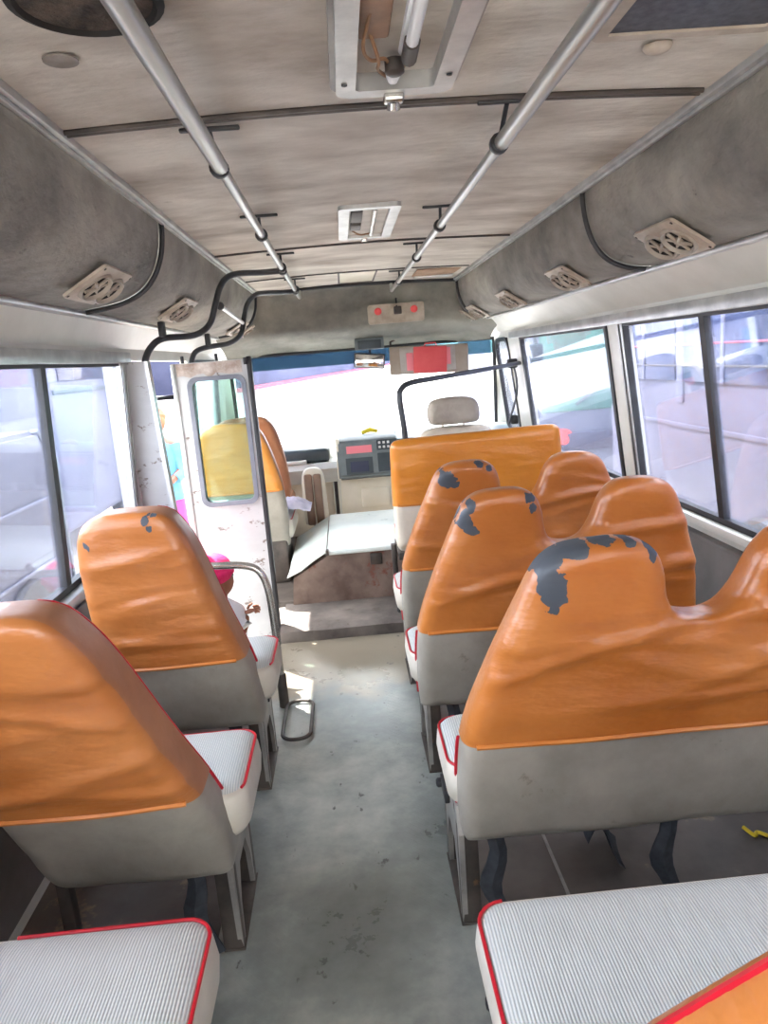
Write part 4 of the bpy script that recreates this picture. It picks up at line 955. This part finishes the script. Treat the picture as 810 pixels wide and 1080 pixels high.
# driver seat
rt = thing('driver_seat', 'cream driver seat with a padded headrest in front of the flat bench', 'seat', (.62,4.35,.05))
b = bm_new(); ol = resample([(.40,.42), (.385,.60), (.40,.78), (.43,.845), (.50,.868), (.62,.872), (.74,.868), (.81,.845), (.84,.78), (.855,.60), (.84,.42), (.62,.41)]); q = remesh(slab(ol, .13, .04), .012)
for v in q.verts: v.co.y += 4.22-(v.co.z-.4)*.15
obj('backrest', q, M['beige_vinyl'], rt, angle=80)
b = bm_new(); ol = resample([(.465,.895), (.455,.94), (.465,1.00), (.50,1.028), (.60,1.038), (.70,1.028), (.74,1.00), (.752,.94), (.742,.895), (.70,.885), (.60,.882), (.50,.885)]); q = remesh(slab(ol, .10, .035), .009)
for v in q.verts: v.co.y += 4.13
obj('headrest', q, M['taupe'], rt, angle=80)
b = bm_new()
for x in (.54,.66): tube(b, [(x,4.20,.84),(x,4.18,.90)], .007, 8)
obj('headrest_posts', b, M['chrome'], rt)
b = bm_new(); box(b, (.39,4.18,.33), (.85,4.68,.45), .05, seg=3); obj('seat', b, M['beige_vinyl'], rt)
b = bm_new(); box(b, (.44,4.22,.05), (.80,4.62,.33), .01); obj('pedestal', b, M['dark_metal'], rt)
# diagonal partition tube above the flat bench
b = bm_new(); tube(b, smooth_path([(.266,3.435,.62), (.264,3.425,.80), (.262,3.415,.95), (.250,3.41,1.09), (.262,3.415,1.135), (.31,3.45,1.158), (.45,3.62,1.165), (.80,4.20,1.172), (1.12,4.72,1.18)], 6), .0135, 12)
tag(obj('partition_tube', b, M['black_tube']), 'dark grey tube rising behind the driver and running across to the right pillar', 'tube')
rt = thing('seat_belt', 'black seat belt hanging on the pillar behind the driver', 'seat belt', (1.11,4.85,.70))
b = bm_new(); rows = [[(1.105-.0+.03*math.sin(i*.5), 4.80+.012*i, 1.18-.05*i), (1.108+.03*math.sin(i*.5), 4.85+.012*i, 1.18-.05*i)] for i in range(9)]
sheet(b, rows, .006, (-1,0,0)); obj('webbing', b, M['strap'], rt)
b = bm_new(); box(b, (1.07,4.80,1.15), (1.13,4.87,1.21), .01); obj('guide', b, M['black'], rt)
b = bm_new(); box(b, (1.09,4.88,.78), (1.14,4.95,.84), .012); obj('buckle', b, M['black'], rt)
# things on the floor at the right
b = bm_new(); rows = [[(.51+.012*i+.004*j*j*.3, 1.62+.03*j-.01*i, .012+.10*math.exp(-((i-2)/2.)**2)+.01*noise.noise((i,j,3))) for j in range(5)] for i in range(7)]
sheet(b, rows, .004, (0,0,1)); tag(obj('grey_rag', b, M['strap']), 'grey rag dropped on the floor under the bench with the largest tear', 'rag')
b = bm_new(); tube(b, smooth_path([(.93,1.66,.02),(.945,1.63,.015),(.96,1.645,.012),(.985,1.62,.012)],5), .005, 8); tag(obj('yellow_wrapper', b, M['yellow']), 'small yellow wrapper on the floor by the right wall', 'wrapper')

# ------------------------------------------------------------------ people
def skin_body(name, joints, edges, m, parent, sub=2):
    me = bpy.data.meshes.new(name); off = base_of(parent)
    me.from_pydata([tuple(Vector(j[0])-off) for j in joints], edges, []); o = bpy.data.objects.new(name, me); C.objects.link(o)
    md = o.modifiers.new('skin', 'SKIN'); sv = me.skin_vertices[0].data
    for i, j in enumerate(joints): sv[i].radius = (j[1], j[2] if len(j) > 2 else j[1]); sv[i].use_root = (i == 0)
    s = o.modifiers.new('sub', 'SUBSURF'); s.levels = sub; s.render_levels = sub
    dg = bpy.context.evaluated_depsgraph_get(); me2 = bpy.data.meshes.new_from_object(o.evaluated_get(dg)); bpy.data.objects.remove(o)
    me2.name = name; o = bpy.data.objects.new(name, me2); C.objects.link(o); o.parent = parent; me2.materials.clear(); me2.materials.append(m); me2.shade_smooth(); return o
def ball(bm, c, r, s=(1,1,1), seg=16):
    q = bmesh.ops.create_uvsphere(bm, u_segments=seg, v_segments=seg//2+2, radius=r)
    for v in q['verts']: v.co = Vector((v.co.x*s[0], v.co.y*s[1], v.co.z*s[2])) + Vector(c)
    return bm
# adult outside: faces the bus doorway, arms held in front
px, py, gz = -1.84, 7.3, -.66
rt = thing('person', 'person outside the doorway in pale blue shirt and magenta skirt, hands clasped', 'person', (px, py, gz))
def P_(x, y, z): return (px+x, py+y, gz+z)
J = [(P_(0,0,.80),.13,.10), (P_(0,0,1.0),.115,.09), (P_(0,0,1.18),.14,.10), (P_(0,0,1.30),.10,.08), (P_(0,0,1.37),.045), (P_(0,-.01,1.44),.075,.085), (P_(0,-.01,1.53),.07,.08),
     (P_(.15,0,1.27),.055), (P_(.20,-.03,1.03),.042), (P_(.09,-.17,.92),.032), (P_(-.15,0,1.27),.055), (P_(-.20,-.03,1.03),.042), (P_(-.05,-.18,.93),.032),
     (P_(.08,0,.70),.08), (P_(.085,.01,.42),.055), (P_(.085,.02,.06),.036), (P_(.09,-.13,.03),.03), (P_(-.08,0,.70),.08), (P_(-.085,.01,.42),.055), (P_(-.085,.02,.06),.036), (P_(-.09,-.13,.03),.03)]
E_ = [(0,1),(1,2),(2,3),(3,4),(4,5),(5,6),(3,7),(7,8),(8,9),(3,10),(10,11),(11,12),(0,13),(13,14),(14,15),(15,16),(0,17),(17,18),(18,19),(19,20)]
body = skin_body('body', J, E_, M['dark_skin'], rt)
for s, bx, by in ((1,.09,-.17), (-1,-.05,-.18)):
    b = bm_new(); w_ = Vector(P_(bx,by,.92)); d = Vector((-s*.75,-.35,-.05)).normalized(); up = Vector((0,.2,1)).normalized()
    tube(b, [w_, w_+d*.045, w_+d*.085], [.028,.036,.030], 8, flat=.5)
    for k in range(4):
        st = w_+d*.08+up*(.026-.017*k); ln = (.06,.068,.064,.05)[k]
        tube(b, [st, st+d*ln*.5+Vector((0,-.006,0)), st+d*ln+Vector((0,.012,-.006))], [.0095,.009,.007], 6)
    tube(b, [w_+d*.03+up*.02, w_+d*.06+up*.045, w_+d*.09+up*.052], [.011,.010,.008], 6)
    obj('hand', b, M['dark_skin'], rt)
b = bm_new(); ball(b, P_(0,.0,1.51), .098, (.92,1.0,1.12), 20); lathe(b, [(.09,0),(.10,.03),(.06,.10),(.0001,.11)], P_(0,.02,1.53), (0,.25,1), 18); hd = obj('head_scarf', b, M['scarf'], rt)
b = bm_new(); ball(b, P_(0,-.03,1.49), .083, (.88,.9,1.12), 20); tube(b, [P_(0,-.10,1.515), P_(0,-.122,1.48), P_(0,-.105,1.473)], [.008,.014,.010], 8); fc = obj('face', b, M['dark_skin'], rt)
b = bm_new()
for s in (-1,1): ball(b, P_(s*.028,-.101,1.508), .010, (1.3,.5,.8), 8)
obj('eyes', b, M['black'], fc)
b = bm_new(); tube(b, [P_(-.022,-.103,1.447), P_(0,-.109,1.445), P_(.022,-.103,1.447)], [.003,.006,.003], 6); obj('mouth', b, M['pink'], fc)
def robe(parent, rings, m, name, cx, cy):
    b = bm_new(); R = []
    for (z, rx, ry) in rings: R.append([b.verts.new((cx+rx*math.cos(2*PI*k/24)*(1+.03*math.sin(k*2.3)), cy+ry*math.sin(2*PI*k/24)*(1+.03*math.sin(k*1.7)), z)) for k in range(24)])
    for A, B in zip(R[:-1], R[1:]):
        for k in range(24): b.faces.new((A[k], A[(k+1)%24], B[(k+1)%24], B[k]))
    b.faces.new(R[0][::-1]); b.faces.new(R[-1]); return obj(name, b, m, parent, angle=80)
robe(rt, [(gz+.16,.20,.17), (gz+.45,.185,.15), (gz+.72,.175,.135), (gz+.80,.16,.125)], M['cloth_pink'], 'skirt', px, py)
sh = robe(rt, [(gz+.74,.175,.14), (gz+.95,.16,.125), (gz+1.18,.185,.125), (gz+1.29,.15,.10), (gz+1.36,.06,.06)], M['cloth_blue'], 'shirt', px, py)
b = bm_new()
for s in (-1,1): tube(b, [P_(s*.14,0,1.28), P_(s*.20,-.02,1.10), P_(s*.205,-.04,1.0), P_(s*.15,-.11,.955)], [.07,.062,.058,.050], 12)
sl = obj('sleeves', b, M['cloth_blue'], rt)
b = bm_new(); tube(b, [P_(.215,-.0,1.20), P_(.235,-.01,1.10), P_(.225,-.03,1.0)], [.03,.042,.034], 10); o = obj('sleeve_stripe', b, M['cloth_navy'], sl)
b = bm_new(); box(b, P_(.0,-.235,.80), P_(.06,-.205,.87), .008); tag(obj('yellow_pouch', b, M['pouch']), 'small yellow pouch held by the person in pale blue', 'pouch')
# child in the step well
px, py, gz = -.605, 2.95, -.30
rt = thing('person', 'small child in hot pink knitted cap and white clothes standing in the step well', 'person', (px, py, gz))
J = [(P_(0,0,.36),.085,.07), (P_(0,0,.48),.08,.065), (P_(0,0,.58),.085,.06), (P_(0,0,.625),.045), (P_(0,0,.66),.035), (P_(.01,0,.71),.06), (P_(.01,0,.77),.06),
     (P_(.085,0,.59),.033), (P_(.095,-.02,.50),.027), (P_(.118,-.005,.59),.019), (P_(-.085,0,.59),.033), (P_(-.11,0,.46),.027), (P_(-.11,-.05,.36),.02),
     (P_(.045,0,.27),.05), (P_(.045,0,.15),.038), (P_(.045,.01,.03),.028), (P_(.05,-.06,.02),.02), (P_(-.045,0,.27),.05), (P_(-.045,0,.15),.038), (P_(-.045,.01,.03),.028), (P_(-.05,-.06,.02),.02)]
skin_body('body', J, E_, M['skin'], rt)
for hand, d, up in ((Vector(P_(.118,-.005,.595)), Vector((.9,.05,.25)).normalized(), Vector((-.2,0,1)).normalized()), (Vector(P_(-.11,-.05,.355)), Vector((.1,-.3,-1)).normalized(), Vector((0,1,0)))):
    b = bm_new(); tube(b, [hand, hand+d*.02, hand+d*.04], [.014,.018,.015], 8, flat=.55)
    for k in range(4):
        st = hand+d*.037+up*(.013-.009*k); ln = (.026,.030,.028,.022)[k]
        tube(b, [st, st+d*ln*.6, st+d*ln+Vector((0,0,-.006))], [.0052,.005,.004], 6)
    tube(b, [hand+d*.012+up*.012, hand+d*.026+up*.024, hand+d*.040+up*.027], [.006,.0055,.0045], 6)
    obj('hand', b, M['skin'], rt)
b = bm_new(); ball(b, P_(.01,.006,.785), .076, (1,1.0,.95), 20); lathe(b, [(.076,0),(.081,.006),(.081,.02),(.076,.026)], P_(.01,.006,.765), (0,0,1), 24); cp = obj('knitted_cap', b, M['hotpink'], rt)
b = bm_new(); ball(b, P_(.022,.018,.733), .064, (.95,.95,1.05), 18); tube(b, [P_(.055,.07,.745), P_(.063,.083,.728), P_(.055,.074,.722)], [.005,.009,.006], 8); fc = obj('face', b, M['skin'], rt)
b = bm_new()
for s in (-1,1): ball(b, P_(.052+s*.02,.072-s*.014,.745), .007, (1,.7,.8), 8)
obj('eyes', b, M['black'], fc)
b = bm_new(); tube(b, [P_(.032,.080,.705), P_(.048,.078,.704), P_(.062,.068,.705)], [.002,.004,.002], 6); obj('mouth', b, M['pink'], fc)
robe(rt, [(gz+.12,.10,.085), (gz+.30,.105,.09), (gz+.45,.105,.085), (gz+.57,.125,.085), (gz+.62,.112,.075), (gz+.66,.055,.05)], M['cloth_white'], 'dress', px, py)
b = bm_new(); tube(b, [P_(.05,0,.605), P_(.098,-.018,.53), P_(.108,-.012,.56)], [.055,.048,.036], 10); tube(b, [P_(-.05,0,.605), P_(-.105,0,.48), P_(-.11,-.03,.40)], [.055,.042,.034], 10); obj('sleeves', b, M['cloth_white'], rt)

# ------------------------------------------------------------------ outside
b = bm_new(); box(b, (-40,-30,-.70), (40,60,-.66)); struct('ground', b, M['ground'], smooth=False)
def wheel(parent, c, ax, r=.42):
    b = bm_new(); lathe(b, [(r*.62,-.02),(r*.95,-.02),(r,.03),(r,.17),(r*.95,.22),(r*.62,.22)], c, ax, 32); w = obj('tyre', b, M['black'], parent)
    b = bm_new(); lathe(b, [(r*.62,.0),(r*.60,.05),(r*.30,.06),(r*.26,.01),(r*.12,.0),(.0001,-.01)], c, ax, 28); obj('hub', b, M['bus_white'], w)
# bus alongside on the right
rt = thing('parked_bus', 'lavender grey bus parked alongside, filling the right windows', 'bus', (3.5,2.8,-.66))
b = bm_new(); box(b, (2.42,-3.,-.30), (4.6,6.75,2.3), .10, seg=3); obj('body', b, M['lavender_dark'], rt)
for y0, y1 in ((5.35,6.45), (4.1,5.2), (2.85,3.95), (1.6,2.7)):
    b = bm_new(); box(b, (2.405,y0,.95), (2.425,y1,1.85), .008); w = obj('bus_window', b, M['bus_glass'], rt)
    b = bm_new(); box(b, (2.395,(y0+y1)/2-.02,.95), (2.412,(y0+y1)/2+.02,1.85), .004); obj('mullion', b, M['lavender'], w)
for y in (6.5, 5.27, 4.02, 2.77):
    b = bm_new(); box(b, (2.404,y-.05,.80), (2.424,y+.05,2.0), .006); obj('pillar', b, M['lavender'], rt)
b = bm_new(); box(b, (2.398,-2.9,1.055), (2.42,6.6,1.068), .003); obj('dark_moulding', b, M['black_line'], rt)
b = bm_new(); box(b, (2.398,-2.9,1.20), (2.42,6.6,1.212), .003); obj('red_stripe', b, M['pink_sign'], rt)
for z in (.05,.62):
    b = bm_new(); box(b, (2.408,-2.9,z), (2.424,6.6,z+.03), .004); obj('rub_rail', b, M['lavender_dark'], rt)
wheel(rt, (2.40,4.15,-.24), (1,0,0)); wheel(rt, (2.40,-.5,-.24), (1,0,0))
# bus further ahead on the right
rt = thing('parked_bus', 'white bus with greenish windscreen facing the front right window', 'bus', (3.2,10.3,-.66))
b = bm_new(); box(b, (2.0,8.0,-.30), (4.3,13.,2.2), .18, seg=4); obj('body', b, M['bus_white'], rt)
b = bm_new(); box(b, (2.12,7.98,.55), (4.18,8.02,1.75), .06, seg=3); obj('windscreen', b, M['green_glass'], rt)
b = bm_new(); box(b, (1.985,8.3,.65), (2.01,10.,1.6), .03); obj('side_window', b, M['bus_glass'], rt)
b = bm_new(); tube(b, [(2.1,7.98,1.42),(2.0,7.75,1.46),(2.0,7.7,1.30)], .02, 8); box(b, (1.92,7.66,.80), (2.08,7.72,1.30), .03); obj('wing_mirror', b, M['dash_dark'], rt)
b = bm_new(); box(b, (2.1,7.96,.12), (4.2,8.0,.32), .02); obj('bumper', b, M['lavender_dark'], rt)
b = bm_new(); tube(b, [(2.5,7.97,.62),(3.1,7.95,1.05)], .015, 6); obj('wiper', b, M['black'], rt)
for x in (2.35,3.95):
    b = bm_new(); lathe(b, [(.12,0),(.11,.03),(.0001,.05)], (x,8.0,.25), (0,-1,0), 20); obj('headlamp', b, M['red_lamp'] if x < 3 else M['white_tube'], rt)
wheel(rt, (1.98,9.6,-.24), (1,0,0))
# vehicles on the left
rt = thing('parked_van', 'dull lavender box van with a sloped nose close outside the left window', 'van', (-2.9,3.6,-.66))
b = bm_new(); prism(b, [(-2.0,.4,-.35), (-2.0,.4,1.0), (-2.0,4.90,1.0), (-2.0,5.12,.78), (-2.0,5.12,-.35)], (-1.8,0,0)); bmesh.ops.bevel(b, geom=b.edges[:], offset=.03, segments=2, affect='EDGES'); obj('body', b, M['lavender_dark'], rt)
b = bm_new(); prism(b, [(-1.99,4.905,1.01), (-1.99,5.135,.78), (-1.99,5.135,-.3), (-1.99,5.10,-.3), (-1.99,5.10,.77), (-1.99,4.885,.985)], (-.05,0,0)); obj('edge_moulding', b, M['dash_dark'], rt)
for z in (.15,.55):
    b = bm_new(); box(b, (-2.0,.5,z), (-1.985,5.05,z+.02), .004); obj('rub_rail', b, M['lavender'], rt)
wheel(rt, (-1.98,1.4,-.26), (-1,0,0), .40); wheel(rt, (-1.98,4.4,-.26), (-1,0,0), .40)
rt = thing('parked_coach', 'tall lavender coach with dark upper windows further off to the left', 'bus', (-4.2,9.2,-.66))
b = bm_new(); box(b, (-5.4,7.8,-.30), (-3.0,11.,2.4), .10, seg=3); obj('body', b, M['lavender'], rt)
b = bm_new(); box(b, (-3.01,8.1,1.30), (-2.985,9.6,2.0), .03); obj('side_window', b, M['bus_glass'], rt)
b = bm_new(); box(b, (-3.01,9.8,1.30), (-2.985,10.9,2.0), .03); obj('side_window', b, M['bus_glass'], rt)
b = bm_new(); box(b, (-3.02,9.63,-.25), (-2.98,9.73,2.3), .01); obj('white_pillar', b, M['bus_white'], rt)
b = bm_new(); box(b, (-3.02,7.9,1.17), (-2.975,10.9,1.22), .008); obj('dark_moulding', b, M['dash_dark'], rt)
wheel(rt, (-2.98,10.2,-.24), (-1,0,0))
# shop front far ahead of the windscreen
rt = thing('shop_front', 'pale lilac shop front with a faded pink fascia beyond the windscreen', 'building', (-1.5,20.,-.66))
A_ = Vector((-1.97,11.8,0)); U_ = Vector((4.47,27.2,0)); n_ = Vector((U_.y,-U_.x,0)).normalized()
def fac(z0, z1, d0, d1, t0=0., t1=1.):
    b = bm_new(); p = [A_+U_*t0-n_*d0, A_+U_*t1-n_*d0, A_+U_*t1-n_*d1, A_+U_*t0-n_*d1]
    return prism(b, [q+Vector((0,0,z0)) for q in p], (0,0,z1-z0))
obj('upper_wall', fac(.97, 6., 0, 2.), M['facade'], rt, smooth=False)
obj('fascia', fac(.90, .97, -.12, 0), M['pink_sign'], rt, smooth=False)
obj('lower_wall', fac(-.66, .90, .3, 2.), M['concrete'], rt, smooth=False)
for t in (.05,.2,.35,.5,.65,.8): obj('window', fac(1.7, 3.0, -.02, .02, t, t+.08), M['bus_glass'], rt, smooth=False)

# added board, out of view, placed to keep the sun off the left windows
rt = thing('sun_blocker', 'added unseen grey board on two tall posts, blocking sun from the left windows', 'sun_blocker', (-4.9,4.9,-.66))
b = bm_new(); box(b, (-4.96,2.9,8.3), (-4.84,7.05,9.9), .02); obj('board', b, M['concrete'], rt)
for y in (3.4, 6.5):
    b = bm_new(); tube(b, [(-4.99,y,-.66), (-4.99,y,9.7)], .08, 12); obj('post', b, M['grey_metal'], rt)
